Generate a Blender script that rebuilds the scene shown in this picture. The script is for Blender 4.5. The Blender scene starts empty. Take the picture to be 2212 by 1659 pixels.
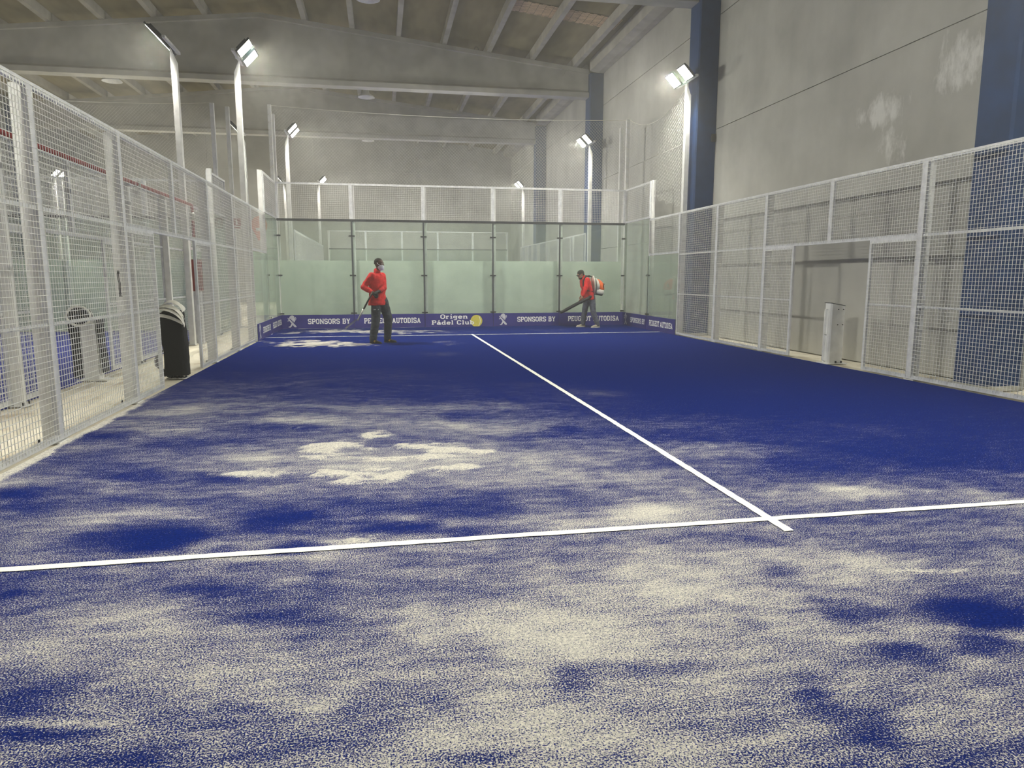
import bpy, bmesh, math, random
import numpy as np
from mathutils import Vector, Matrix
random.seed(7)
S = bpy.context.scene
COL = S.collection
PI = math.pi

# ------------------------------------------------------------------ camera
YAW, PITCH, ROLL, FPX = 0.182012, -0.149607, 0.000288, 1522.79
cam_d = bpy.data.cameras.new('camera')
cam = bpy.data.objects.new('camera', cam_d)
COL.objects.link(cam)
cam_d.sensor_fit = 'HORIZONTAL'
cam_d.sensor_width = 36.0
cam_d.lens = FPX / 2212.0 * 36.0
cam_d.clip_start = 0.05
cam_d.clip_end = 200
cam.location = (-2.2298, -0.6229, 1.41625)
cam.rotation_euler = (PI / 2 + PITCH, 0.0, -YAW)
S.camera = cam

# ------------------------------------------------------------------ world: dusty air, no daylight
w = bpy.data.worlds.new('world')
S.world = w
w.use_nodes = True
wn = w.node_tree
wn.nodes['Background'].inputs[0].default_value = (0.02, 0.02, 0.022, 1)
wn.nodes['Background'].inputs[1].default_value = 1.0
HAZE = 0.006
if HAZE > 0:
    vs = wn.nodes.new('ShaderNodeVolumeScatter')
    vs.inputs['Color'].default_value = (0.96, 0.955, 0.91, 1)
    vs.inputs['Density'].default_value = HAZE
    vs.inputs['Anisotropy'].default_value = 0.45
    wn.links.new(vs.outputs[0], wn.nodes['World Output'].inputs['Volume'])
LAMP = 182.0          # watts of every floodlight head
LENS = 30.0           # glow of its lens
vs_ = S.view_settings
vs_.view_transform = 'Standard'
vs_.look = 'None'
vs_.gamma = 1.0
vs_.use_curve_mapping = False
vs_.exposure = 0.0
S.cycles.use_adaptive_sampling = True
S.cycles.adaptive_threshold = 0.25
S.cycles.adaptive_min_samples = 16
S.cycles.use_light_tree = False
S.cycles.max_bounces = 5
S.cycles.diffuse_bounces = 3
S.cycles.glossy_bounces = 2
S.cycles.transmission_bounces = 2
S.cycles.transparent_max_bounces = 16
S.cycles.volume_bounces = 0
S.cycles.sample_clamp_indirect = 4.0
S.cycles.caustics_reflective = False
S.cycles.caustics_refractive = False

# ------------------------------------------------------------------ mesh helpers
class MB:
    def __init__(s, o=(0, 0, 0)):
        s.v = []; s.f = []; s.o = Vector(o)
    def add(s, vs, fs):
        n = len(s.v)
        s.v += [Vector(p) for p in vs]
        s.f += [tuple(i + n for i in f) for f in fs]
        return s
    def box(s, x0, x1, y0, y1, z0, z1, M=None):
        P = [Vector((x, y, z)) for z in (z0, z1) for x, y in ((x0, y0), (x1, y0), (x1, y1), (x0, y1))]
        if M is not None: P = [M @ p for p in P]
        return s.add(P, [(0, 3, 2, 1), (4, 5, 6, 7), (0, 1, 5, 4), (1, 2, 6, 5), (2, 3, 7, 6), (3, 0, 4, 7)])
    def bar(s, a, b, w, h=None, up=(0, 0, 1), caps=True):
        h = w if h is None else h
        a = Vector(a); b = Vector(b); d = (b - a).normalized(); up = Vector(up)
        if abs(d.dot(up)) > 0.98: up = Vector((0, 1, 0)) if abs(d.y) < 0.9 else Vector((1, 0, 0))
        r = d.cross(up).normalized(); u = r.cross(d)
        P = [q + r * (sx * w / 2) + u * (sy * h / 2) for q in (a, b) for sx, sy in ((-1, -1), (1, -1), (1, 1), (-1, 1))]
        F = [(0, 1, 5, 4), (1, 2, 6, 5), (2, 3, 7, 6), (3, 0, 4, 7)]
        if caps: F += [(0, 3, 2, 1), (4, 5, 6, 7)]
        return s.add(P, F)
    def tube(s, pts, r, n=8, caps=True, closed=False):
        pts = [Vector(p) for p in pts]
        rs = r if isinstance(r, (list, tuple)) else [r] * len(pts)
        P = []; F = []; m = len(pts); prev = None
        for i, p in enumerate(pts):
            if closed: d = pts[(i + 1) % m] - pts[i - 1]
            else: d = pts[min(i + 1, m - 1)] - pts[max(i - 1, 0)]
            d.normalize()
            if prev is None:
                prev = Vector((0, 0, 1)) if abs(d.z) < 0.9 else Vector((1, 0, 0))
            u = (prev - d * prev.dot(d)).normalized(); prev = u
            k = d.cross(u)
            for j in range(n):
                a = 2 * PI * j / n
                P.append(p + (u * math.cos(a) + k * math.sin(a)) * rs[i])
        for i in range(m if closed else m - 1):
            i2 = (i + 1) % m
            for j in range(n):
                F.append((i * n + j, i * n + (j + 1) % n, i2 * n + (j + 1) % n, i2 * n + j))
        if caps and not closed:
            F.append(tuple(range(n))[::-1]); F.append(tuple((m - 1) * n + j for j in range(n)))
        return s.add(P, F)
    def loft(s, rings, n=14, caps=True, pw=2.0):
        P = []; F = []
        for c, a, b in rings:
            c = Vector(c); a = Vector(a); b = Vector(b)
            for j in range(n):
                t = 2 * PI * j / n
                ct, st = math.cos(t), math.sin(t)
                if pw != 2.0:
                    ct = math.copysign(abs(ct) ** (2 / pw), ct); st = math.copysign(abs(st) ** (2 / pw), st)
                P.append(c + a * ct + b * st)
        m = len(rings)
        for i in range(m - 1):
            for j in range(n):
                F.append((i * n + j, i * n + (j + 1) % n, (i + 1) * n + (j + 1) % n, (i + 1) * n + j))
        if caps:
            F.append(tuple(range(n))[::-1]); F.append(tuple((m - 1) * n + j for j in range(n)))
        return s.add(P, F)
    def sphere(s, c, r, n=10, m=7, sc=(1, 1, 1), M=None):
        c = Vector(c); rings = []
        P = []; F = []
        for i in range(1, m):
            a = PI * i / m
            for j in range(n):
                b = 2 * PI * j / n
                q = Vector((math.sin(a) * math.cos(b) * sc[0], math.sin(a) * math.sin(b) * sc[1], math.cos(a) * sc[2])) * r
                if M is not None: q = M @ q
                P.append(c + q)
        t = Vector((0, 0, r * sc[2])); 
        if M is not None: t = M @ t
        P += [c + t, c - t]
        T = len(P) - 2
        for i in range(m - 2):
            for j in range(n):
                F.append((i * n + j, (i + 1) * n + j, (i + 1) * n + (j + 1) % n, i * n + (j + 1) % n))
        for j in range(n):
            F.append((T, j, (j + 1) % n)); F.append((T + 1, (m - 2) * n + (j + 1) % n, (m - 2) * n + j))
        return s.add(P, F)
    def chain(s, pts, n=10):
        for x, y, z, r in pts: s.sphere((x, y, z), r, n, 7)
        for a, b in zip(pts[:-1], pts[1:]):
            s.tube([a[:3], b[:3]], [a[3], b[3]], n)
        return s
    def prism(s, poly, y0, y1):            # polygon in x,z extruded along y
        n = len(poly)
        P = [(x, y0, z) for x, z in poly] + [(x, y1, z) for x, z in poly]
        F = [tuple(range(n)), tuple(range(2 * n - 1, n - 1, -1))]
        F += [(i, i + n, (i + 1) % n + n, (i + 1) % n) for i in range(n)]
        return s.add(P, F)
    def mesh(s, name, mat=None, smooth=False):
        me = bpy.data.meshes.new(name)
        me.from_pydata([tuple(p - s.o) for p in s.v], [], s.f)
        bm = bmesh.new(); bm.from_mesh(me); bmesh.ops.recalc_face_normals(bm, faces=bm.faces); bm.to_mesh(me); bm.free()
        if mat is not None: me.materials.append(mat)
        if smooth: me.polygons.foreach_set('use_smooth', [True] * len(me.polygons))
        me.update()
        return me
    def build(s, name, mat, parent=None, smooth=False, loc=None):
        o = bpy.data.objects.new(name, s.mesh(name, mat, smooth))
        COL.objects.link(o)
        if parent is not None: o.parent = parent
        if loc is not None: o.location = loc
        elif parent is None: o.location = s.o
        return o

def put(name, me, parent=None, loc=(0, 0, 0), rz=0.0):
    o = bpy.data.objects.new(name, me); COL.objects.link(o)
    o.parent = parent; o.location = loc; o.rotation_euler = (0, 0, rz)
    return o
def tag(o, label, cat, group=None, kind=None):
    if label: o['label'] = label
    if cat: o['category'] = cat
    if group: o['group'] = group
    if kind: o['kind'] = kind
    return o
def thing(name, label, cat, loc=(0, 0, 0), rz=0.0, group=None):
    o = bpy.data.objects.new(name, None); COL.objects.link(o)
    o.empty_display_size = 0.1
    o.location = loc; o.rotation_euler = (0, 0, rz)
    return tag(o, label, cat, group)
def struct(o):
    o['kind'] = 'structure'; return o
ORD = ['first', 'second', 'third', 'fourth', 'fifth', 'sixth', 'seventh', 'eighth']

# ------------------------------------------------------------------ materials
def new_mat(name):
    m = bpy.data.materials.new(name); m.use_nodes = True
    nt = m.node_tree; b = nt.nodes['Principled BSDF']
    return m, nt, b
def lin(c):
    return tuple(((x / 255) / 12.92 if x / 255 <= 0.04045 else ((x / 255 + 0.055) / 1.055) ** 2.4) for x in c) + (1.0,)
def pos_noise(nt, scale, detail=4, rough=0.55, sc3=None):
    g = nt.nodes.new('ShaderNodeNewGeometry')
    v = g.outputs['Position']
    if sc3:
        mp = nt.nodes.new('ShaderNodeMapping'); mp.inputs['Scale'].default_value = sc3
        nt.links.new(v, mp.inputs['Vector']); v = mp.outputs[0]
    n = nt.nodes.new('ShaderNodeTexNoise')
    n.inputs['Scale'].default_value = scale; n.inputs['Detail'].default_value = detail; n.inputs['Roughness'].default_value = rough
    nt.links.new(v, n.inputs['Vector'])
    return n.outputs['Fac']
def ramp(nt, fac, stops):
    r = nt.nodes.new('ShaderNodeValToRGB')
    el = r.color_ramp.elements
    while len(el) < len(stops): el.new(0.5)
    for e, (p, c) in zip(el, stops): e.position = p; e.color = c
    nt.links.new(fac, r.inputs['Fac'])
    return r.outputs['Color']
def bump(nt, b, h, strength, dist=0.01):
    bp = nt.nodes.new('ShaderNodeBump'); bp.inputs['Strength'].default_value = strength; bp.inputs['Distance'].default_value = dist
    nt.links.new(h, bp.inputs['Height']); nt.links.new(bp.outputs[0], b.inputs['Normal'])
def mottled(name, c1, c2, scale=3.0, rough=0.6, metal=0.0, bmp=0.0, sc3=None, detail=2, lo=0.35, hi=0.65):
    m, nt, b = new_mat(name)
    f = pos_noise(nt, scale, detail, 0.6, sc3)
    nt.links.new(ramp(nt, f, [(lo, lin(c1)), (hi, lin(c2))]), b.inputs['Base Color'])
    b.inputs['Roughness'].default_value = rough; b.inputs['Metallic'].default_value = metal
    if bmp: bump(nt, b, pos_noise(nt, scale * 12, 3), bmp)
    return m
M = {}
M['white'] = mottled('white_paint', (226, 226, 222), (240, 240, 236), 6, 0.42)
M['galv'] = mottled('white_steel_tube', (205, 206, 208), (226, 227, 228), 9, 0.4, 0.0)
M['wire'] = mottled('white_wire', (232, 232, 226), (242, 242, 236), 3, 0.45)
M['dark'] = mottled('dark_metal_and_bar_shade', (38, 40, 44), (56, 58, 62), 8, 0.5)
M['black'] = mottled('black_net', (10, 11, 13), (20, 22, 24), 60, 0.9, 0, 0.5)
M['bolt'] = mottled('black_bolt', (14, 14, 16), (26, 26, 28), 30, 0.5)
M['seal'] = mottled('joint_seal', (58, 62, 66), (72, 76, 80), 8, 0.5)
M['conc'] = mottled('beam_concrete', (178, 177, 168), (200, 198, 189), 1.2, 0.85, 0, 0.15)
M['purlin'] = mottled('purlin_concrete', (168, 165, 154), (188, 185, 174), 1.5, 0.9)
M['blue'] = mottled('blue_painted_column', (12, 50, 94), (17, 59, 110), 2.0, 0.75, 0, 0.05)
M['red'] = mottled('red_fire_paint', (130, 24, 22), (150, 34, 30), 5, 0.5)
M['redjacket'] = mottled('red_fleece', (192, 24, 28), (222, 38, 40), 14, 0.9, 0, 0.6)
M['trouser'] = mottled('dark_work_trousers', (44, 50, 58), (62, 68, 76), 14, 0.9, 0, 0.6)
M['trouser2'] = mottled('grey_work_trousers', (74, 78, 92), (96, 100, 114), 14, 0.9, 0, 0.6)
M['skin'] = mottled('dark_skin', (70, 46, 34), (84, 56, 42), 10, 0.55)
M['skin2'] = mottled('tan_skin', (150, 108, 84), (168, 122, 96), 10, 0.55)
M['hair'] = mottled('black_hair', (20, 18, 16), (34, 30, 26), 40, 0.9, 0, 0.6)
M['cap'] = mottled('dark_cap', (34, 32, 28), (46, 44, 38), 20, 0.9, 0, 0.3)
M['mask'] = mottled('white_face_mask', (214, 218, 224), (228, 232, 236), 15, 0.8)
M['glove'] = mottled('dark_gloves', (28, 28, 30), (44, 44, 46), 30, 0.9)
M['shoe1'] = mottled('dark_shoes', (40, 40, 36), (62, 60, 52), 20, 0.8)
M['stripe'] = mottled('mustard_stripe', (196, 156, 52), (210, 170, 66), 20, 0.7)
M['shoe2'] = mottled('beige_shoes', (168, 160, 140), (190, 182, 160), 20, 0.8)
M['sole'] = mottled('pale_sole', (206, 202, 188), (218, 214, 200), 20, 0.8)
M['orange'] = mottled('orange_plastic', (226, 96, 34), (240, 116, 52), 12, 0.45)
M['tank'] = mottled('white_plastic_tank', (206, 204, 192), (228, 226, 214), 8, 0.4)
M['greyplastic'] = mottled('grey_plastic', (88, 86, 80), (104, 102, 96), 12, 0.5)
M['blackplastic'] = mottled('black_plastic', (26, 27, 30), (40, 41, 44), 12, 0.4)
M['wood'] = mottled('dark_wood_handle', (44, 34, 28), (62, 48, 38), 12, 0.6)
M['steel'] = mottled('pale_steel', (176, 176, 168), (196, 196, 188), 12, 0.35, 0.3)
M['tape'] = mottled('white_net_tape', (224, 222, 208), (238, 236, 224), 12, 0.7)
M['ivory'] = mottled('white_print', (246, 246, 240), (252, 252, 246), 4, 0.6)
M['silver'] = mottled('silver_print', (198, 198, 204), (214, 214, 218), 4, 0.5)
M['ball'] = mottled('yellow_print', (206, 196, 74), (222, 210, 96), 40, 0.7)
M['banner'] = mottled('blue_banner_vinyl', (44, 42, 118), (52, 50, 128), 2.5, 0.5)
M['line'] = mottled('white_court_line', (246, 246, 236), (252, 252, 244), 60, 0.9, 0, 0.3)
M['screen'] = mottled('pale_screen_board', (216, 222, 210), (230, 236, 224), 1.4, 0.7)
M['pin'] = mottled('orange_sign', (224, 104, 70), (236, 132, 96), 8, 0.6)
M['grit'] = mottled('heap_of_sand', (226, 216, 196), (242, 234, 214), 30, 0.95, 0, 0.6)
M['roofpanel'] = mottled('roof_slab', (126, 117, 90), (150, 140, 110), 1.6, 0.95, 0, 0.2, (1, 0.3, 1))
M['skylight'] = mottled('corrugated_skylight', (186, 160, 120), (232, 206, 164), 3, 0.6, 0, 0, (0.4, 9, 1))
M['leftwall'] = mottled('grey_wall_panel', (92, 92, 90), (110, 110, 108), 0.8, 0.85, 0, 0.1)

def emit_mat(name, col, st):
    m, nt, b = new_mat(name)
    b.inputs['Base Color'].default_value = (0.9, 0.9, 0.9, 1)
    b.inputs['Emission Color'].default_value = col; b.inputs['Emission Strength'].default_value = st
    return m
M['lens'] = emit_mat('floodlight_lens', (1.0, 0.99, 0.88, 1), LENS)

def glass_mat():
    m, nt, b = new_mat('dusty_green_glass')
    out = nt.nodes['Material Output']; nt.nodes.remove(b)
    tr = nt.nodes.new('ShaderNodeBsdfTransparent'); tr.inputs[0].default_value = (0.93, 0.965, 0.94, 1)
    gl = nt.nodes.new('ShaderNodeBsdfGlossy'); gl.inputs['Roughness'].default_value = 0.02; gl.inputs[0].default_value = (0.9, 0.95, 0.92, 1)
    df = nt.nodes.new('ShaderNodeBsdfDiffuse'); df.inputs[0].default_value = lin((196, 208, 196))
    lw = nt.nodes.new('ShaderNodeLayerWeight'); lw.inputs[0].default_value = 0.5
    pw = nt.nodes.new('ShaderNodeMath'); pw.operation = 'POWER'; pw.inputs[1].default_value = 5.0; nt.links.new(lw.outputs['Facing'], pw.inputs[0])
    fr = nt.nodes.new('ShaderNodeMath'); fr.operation = 'MULTIPLY_ADD'; fr.inputs[1].default_value = 0.75; fr.inputs[2].default_value = 0.035; nt.links.new(pw.outputs[0], fr.inputs[0])
    mx = nt.nodes.new('ShaderNodeMixShader'); mx2 = nt.nodes.new('ShaderNodeMixShader')
    nt.links.new(fr.outputs[0], mx.inputs[0]); nt.links.new(tr.outputs[0], mx.inputs[1]); nt.links.new(gl.outputs[0], mx.inputs[2])
    d = ramp(nt, pos_noise(nt, 0.9, 4), [(0.3, (0.10,) * 3 + (1,)), (0.7, (0.17,) * 3 + (1,))])
    nt.links.new(d, mx2.inputs[0]); nt.links.new(mx.outputs[0], mx2.inputs[1]); nt.links.new(df.outputs[0], mx2.inputs[2])
    nt.links.new(mx2.outputs[0], out.inputs[0])
    return m
M['glass'] = glass_mat()

def wall_mat():
    m, nt, b = new_mat('precast_wall_concrete')
    base = ramp(nt, pos_noise(nt, 0.7, 6, 0.6), [(0.3, lin((162, 161, 154))), (0.7, lin((188, 187, 179)))])
    drip = ramp(nt, pos_noise(nt, 1.4, 3, 0.5, (1, 1, 0.12)), [(0.45, (0, 0, 0, 1)), (0.75, (0.25, 0.25, 0.25, 1))])
    mx = nt.nodes.new('ShaderNodeMix'); mx.data_type = 'RGBA'
    nt.links.new(drip, mx.inputs[0]); nt.links.new(base, mx.inputs[6]); mx.inputs[7].default_value = lin((140, 140, 136))
    # efflorescence: two pale patches with runs below the joint
    g = nt.nodes.new('ShaderNodeNewGeometry')
    total = None
    for cy, cz, ry, rz, ang, thr in ((8.35, 4.30, 0.95, 0.75, 0.0, -0.03), (9.95, 4.05, 1.2, 0.45, 0.0, 0.0), (9.5, 3.4, 0.8, 0.9, 0.0, 0.08)):
        mp = nt.nodes.new('ShaderNodeMapping'); mp.vector_type = 'TEXTURE'
        mp.inputs['Location'].default_value = (5.72, cy, cz); mp.inputs['Scale'].default_value = (1, ry, rz)
        nt.links.new(g.outputs['Position'], mp.inputs[0])
        ln = nt.nodes.new('ShaderNodeVectorMath'); ln.operation = 'LENGTH'; nt.links.new(mp.outputs[0], ln.inputs[0])
        mr = nt.nodes.new('ShaderNodeMapRange'); mr.inputs[1].default_value = 1.1; mr.inputs[2].default_value = 0.2
        mr.inputs[3].default_value = 0.0; mr.inputs[4].default_value = 0.42 - thr
        nt.links.new(ln.outputs['Value'], mr.inputs[0])
        if total is None: total = mr.outputs[0]
        else:
            ad = nt.nodes.new('ShaderNodeMath'); ad.operation = 'MAXIMUM'
            nt.links.new(total, ad.inputs[0]); nt.links.new(mr.outputs[0], ad.inputs[1]); total = ad.outputs[0]
    nz = pos_noise(nt, 2.4, 7, 0.68, (1, 1.4, 0.7))
    sm = nt.nodes.new('ShaderNodeMath'); sm.operation = 'ADD'; nt.links.new(total, sm.inputs[0]); nt.links.new(nz, sm.inputs[1])
    pat = ramp(nt, sm.outputs[0], [(0.80, (0, 0, 0, 1)), (0.97, (0.75, 0.75, 0.75, 1))])
    mx2 = nt.nodes.new('ShaderNodeMix'); mx2.data_type = 'RGBA'
    nt.links.new(pat, mx2.inputs[0]); nt.links.new(mx.outputs[2], mx2.inputs[6]); mx2.inputs[7].default_value = lin((226, 225, 220))
    nt.links.new(mx2.outputs[2], b.inputs['Base Color']); b.inputs['Roughness'].default_value = 0.85
    bump(nt, b, pos_noise(nt, 9, 5), 0.12)
    return m
M['wall'] = wall_mat()

def floor_mat():
    m, nt, b = new_mat('dusty_concrete_floor')
    c = ramp(nt, pos_noise(nt, 3.0, 7, 0.65, (1, 0.6, 1)), [(0.33, lin((196, 178, 150))), (0.45, lin((234, 226, 204))), (0.7, lin((246, 240, 222)))])
    nt.links.new(c, b.inputs['Base Color']); b.inputs['Roughness'].default_value = 0.9
    bump(nt, b, pos_noise(nt, 40, 3), 0.1)
    return m
M['floor'] = floor_mat()

def turf_mat():
    m, nt, b = new_mat('blue_turf_with_silica_sand')
    at = nt.nodes.new('ShaderNodeAttribute'); at.attribute_name = 'sand'
    g = nt.nodes.new('ShaderNodeNewGeometry')
    # medium wisps
    wsp = pos_noise(nt, 9, 4, 0.66, (0.55, 1.6, 1))
    fine = pos_noise(nt, 150, 2, 0.7)
    def math_(op, a, bb):
        n = nt.nodes.new('ShaderNodeMath'); n.operation = op
        for i, q in enumerate((a, bb)):
            if isinstance(q, (int, float)): n.inputs[i].default_value = q
            else: nt.links.new(q, n.inputs[i])
        return n.outputs[0]
    d = math_('ADD', at.outputs['Fac'], math_('MULTIPLY', math_('SUBTRACT', wsp, 0.5), 0.75))
    d = math_('ADD', d, math_('MULTIPLY', math_('SUBTRACT', fine, 0.5), 3.0))
    mr = nt.nodes.new('ShaderNodeMapRange'); mr.interpolation_type = 'SMOOTHSTEP'
    mr.inputs[1].default_value = 0.36; mr.inputs[2].default_value = 0.74
    nt.links.new(d, mr.inputs[0])
    tone = pos_noise(nt, 70, 1, 0.6)
    blue = ramp(nt, tone, [(0.3, lin((13, 28, 88))), (0.7, lin((22, 41, 112)))])
    sand = ramp(nt, tone, [(0.3, lin((172, 170, 165))), (0.7, lin((220, 216, 203)))])
    mx = nt.nodes.new('ShaderNodeMix'); mx.data_type = 'RGBA'
    nt.links.new(mr.outputs[0], mx.inputs[0]); nt.links.new(blue, mx.inputs[6]); nt.links.new(sand, mx.inputs[7])
    nt.links.new(mx.outputs[2], b.inputs['Base Color'])
    b.inputs['Roughness'].default_value = 0.95; b.inputs['Specular IOR Level'].default_value = 0.0
    bump(nt, b, fine, 0.5, 0.006)
    return m
M['turf'] = turf_mat()
M['turf2'] = mottled('plain_blue_turf', (30, 40, 126), (44, 54, 146), 40, 0.95)

# ================================================================== SETTING
WX = 5.72            # inner face of the right wall
LX = -17.5
YB = 43.0
YF = -4.0
RX = -5.9            # roof ridge
def roof_z(x): return 9.0 + 0.108 * (5.3 - x) if x > RX else 9.0 + 0.108 * (5.3 - RX) - 0.108 * (RX - x)
def top_z(x): return roof_z(x) - 0.32
BEAMS = [7.2, 16.0, 24.9, 33.8, 42.6]

struct(MB().box(LX - .3, WX + .3, YF - .3, YB + .3, -0.3, -0.012).build('floor', M['floor']))

# right wall: precast panels per bay and tier with recessed joints
wr = struct(MB().box(WX + .03, WX + .3, YF - .3, YB + .3, 0, 9.2).build('wall_right', M['conc']))
edges = [YF, -1.7] + BEAMS[:4] + [YB]
tiers = [0.0, 2.46, 4.91, 7.48, 9.15]
for a, b_ in zip(edges[:-1], edges[1:]):
    for z0, z1 in zip(tiers[:-1], tiers[1:]):
        MB().box(WX, WX + .06, a + .004, b_ - .004, z0 + .009, z1 - .009).build('panel', M['wall'], wr)
# left wall
wl = struct(MB().box(LX - .3, LX - .03, YF - .3, YB + .3, 0, 9.2).build('wall_left', M['conc']))
for a, b_ in zip(edges[:-1], edges[1:]):
    for z0, z1 in zip(tiers[:-1], tiers[1:]):
        MB().box(LX - .06, LX, a + .004, b_ - .004, z0 + .009, z1 - .009).build('panel', M['leftwall'], wl)
# gable end walls
def gable(y0, y1, name, mat):
    p = [(LX - .3, 0), (WX + .3, 0), (WX + .3, roof_z(WX)), (RX, roof_z(RX)), (LX - .3, roof_z(LX))]
    return struct(MB().prism(p, y0, y1).build(name, mat))
wb = gable(YB + .03, YB + .3, 'wall_back', M['conc'])
gable(YF - .3, YF, 'wall_front', M['leftwall'])
xs = np.linspace(LX, WX, 5)
gt = [0, 2.46, 4.91, 7.55]
for a, b_ in zip(xs[:-1], xs[1:]):
    for z0, z1 in zip(gt[:-1], gt[1:]):
        MB().box(a + .006, b_ - .006, YB, YB + .05, z0 + .01, z1 - .01).build('panel', M['wall'], wb)
    p = [(a + .006, 7.56), (b_ - .006, 7.56), (b_ - .006, roof_z(b_) - .05)]
    if a < RX < b_: p.append((RX, roof_z(RX) - .05))
    p.append((a + .006, roof_z(a) - .05))
    MB().prism(p, YB, YB + .05).build('panel', M['wall'], wb)
# roof
p = [(LX - .3, roof_z(LX - .3)), (RX, roof_z(RX)), (WX + .3, roof_z(WX + .3)), (WX + .3, roof_z(WX + .3) + .2), (RX, roof_z(RX) + .2), (LX - .3, roof_z(LX - .3) + .2)]
ceil_ = struct(MB().prism(p, YF - .3, YB + .3).build('ceiling', M['roofpanel']))
bays = [(-1.7, 7.2), (7.2, 16.0), (16.0, 24.9), (24.9, 33.8), (33.8, 43.0)]
px = [4.7 - 1.53 * k for k in range(15)]
for y0, y1 in bays:
    for x in px:
        if x < LX + .5: continue
        z = roof_z(x)
        if abs(x - RX) < .2: continue
        MB().box(x - .08, x + .08, y0 + .02, y1 - .02, z - .30, z - .01).build('purlin', M['purlin'], ceil_)
    # edge beam over the right wall columns: gutter shape
    poly = [(5.22, 8.62), (5.50, 8.56), (5.70, 8.56), (5.70, 8.98), (5.64, 8.98), (5.58, 8.72), (5.34, 8.72), (5.28, 8.98), (5.20, 8.98)]
    MB().prism(poly, y0 + .25, y1 - .25).build('edge_beam', M['purlin'], ceil_)
    for xa, xb in zip(px[:3] , [5.15] + px[:2]):
        pl = MB()
        yy = y0 + 4.75
        for k in range(12):
            t0 = xa + .09 + (xb - xa - .18) * k / 12; t1 = xa + .09 + (xb - xa - .18) * (k + 1) / 12
            zz = -.03 if k % 2 else -.012
            pl.add([(t0, yy, roof_z(t0) + zz), (t1, yy, roof_z(t1) + zz), (t1, yy + .85, roof_z(t1) + zz), (t0, yy + .85, roof_z(t0) + zz)], [(0, 1, 2, 3)])
        pl.build('skylight_panel', M['skylight'], ceil_)

# columns
colnames = {7.2: 'blue painted concrete column nearest the camera beside the right fence', 16.0: 'blue painted concrete column behind the right floodlight pole',
            24.9: 'blue painted column at the end of the middle roof beam', 33.8: 'hazy blue column at the end of the far roof beam'}
for y in BEAMS[:4]:
    cx0, cx1 = 5.22, WX - .005
    m_ = MB((5.47, y, 0)); b_ = .03
    poly = [(cx0 + b_, -.28), (cx1, -.28), (cx1, .28), (cx0 + b_, .28), (cx0, .28 - b_), (cx0, -.28 + b_)]
    P = [(a, y + c, z) for z in (0.0, 8.55) for a, c in poly]; n = 6
    m_.add(P, [tuple(range(n))[::-1], tuple(range(n, 2 * n))] + [(i, (i + 1) % n, (i + 1) % n + n, i + n) for i in range(n)])
    root = thing('column', colnames[y], 'column', (5.47, y, 0), group='blue columns along the right wall')
    m_.build('shaft', M['blue'], root)
    MB((5.47, y, 0)).box(cx0 - .02, cx1, y - .3, y + .3, 0.0, .06).build('foot_collar', M['conc'], root)
    if y == 16.0:
        MB((5.47, y, 0)).box(5.60, 5.70, y - .33, y - .28, 4.62, 4.80).build('junction_box', M['dark'], root)
for y in BEAMS[2:4]:
    root = thing('column', {24.9: 'blue column on the far left wall under the middle beam', 33.8: 'blue column on the far left wall under the far beam'}[y], 'column', (LX + .25, y, 0), group='blue columns along the left wall')
    MB((LX + .25, y, 0)).box(LX + .005, LX + .5, y - .28, y + .28, 0, 8.55).build('shaft', M['blue'], root)

# roof beams: tapered precast I sections
def roof_beam(y, label):
    o = (RX, y, 7.74)
    root = thing('roof_beam', label, 'beam', o, group='tapered concrete roof beams')
    xr, xl = 5.2, LX + .51
    # bottom flange (with sloped shoulders)
    prof = [(-.22, 7.74), (.22, 7.74), (.22, 7.90), (.09, 7.99), (-.09, 7.99), (-.22, 7.90)]
    P = [(x, y + c, z) for x in (xl, xr) for c, z in prof]; n = 6
    MB(o).add(P, [tuple(range(n)), tuple(range(2 * n - 1, n - 1, -1))] + [(i, i + n, (i + 1) % n + n, (i + 1) % n) for i in range(n)]).build('bottom_flange', M['conc'], root)
    wz = lambda x: top_z(x)
    MB(o).prism([(xl, 7.98), (xr, 7.98), (xr, wz(xr) - .1), (RX, wz(RX) - .1), (xl, wz(xl) - .1)], y - .06, y + .06).build('web', M['conc'], root)
    MB(o).prism([(xl, wz(xl) - .14), (RX, wz(RX) - .14), (xr, wz(xr) - .14), (xr, wz(xr)), (RX, wz(RX)), (xl, wz(xl))], y - .17, y + .17).build('top_flange', M['conc'], root)
    # thick end blocks with the curved run-out
    for sgn, xe in ((1, xr), (-1, xl)):
        c = []
        for k in range(9):
            a = PI / 2 * k / 8
            c.append((xe - sgn * (2.6 - 1.75 * math.sin(a) ** 1.3), 7.985 + (1 - math.cos(a)) * .62))
        zt = wz(xe - sgn * .85) - .14
        poly = c + [(xe - sgn * .8, zt), (xe, wz(xe) - .14), (xe, 7.985)]
        MB(o).prism(poly, y - .13, y + .13).build('end_block', M['conc'], root)
    # lifting loops on the top flange edge
    for x in (3.2, 1.2):
        z = wz(x)
        MB(o).tube([(x - .07, y - .15, z), (x - .05, y - .15, z + .1), (x + .05, y - .15, z + .1), (x + .07, y - .15, z)], .008, 5).build('lifting_loop', M['dark'], root)
roof_beam(16.0, 'pale concrete roof beam nearest the camera, meeting the column behind the right floodlight')
roof_beam(24.9, 'long tapered concrete roof beam crossing above both corner net posts')
roof_beam(33.8, 'hazy far concrete roof beam behind the rear floodlights')

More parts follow.
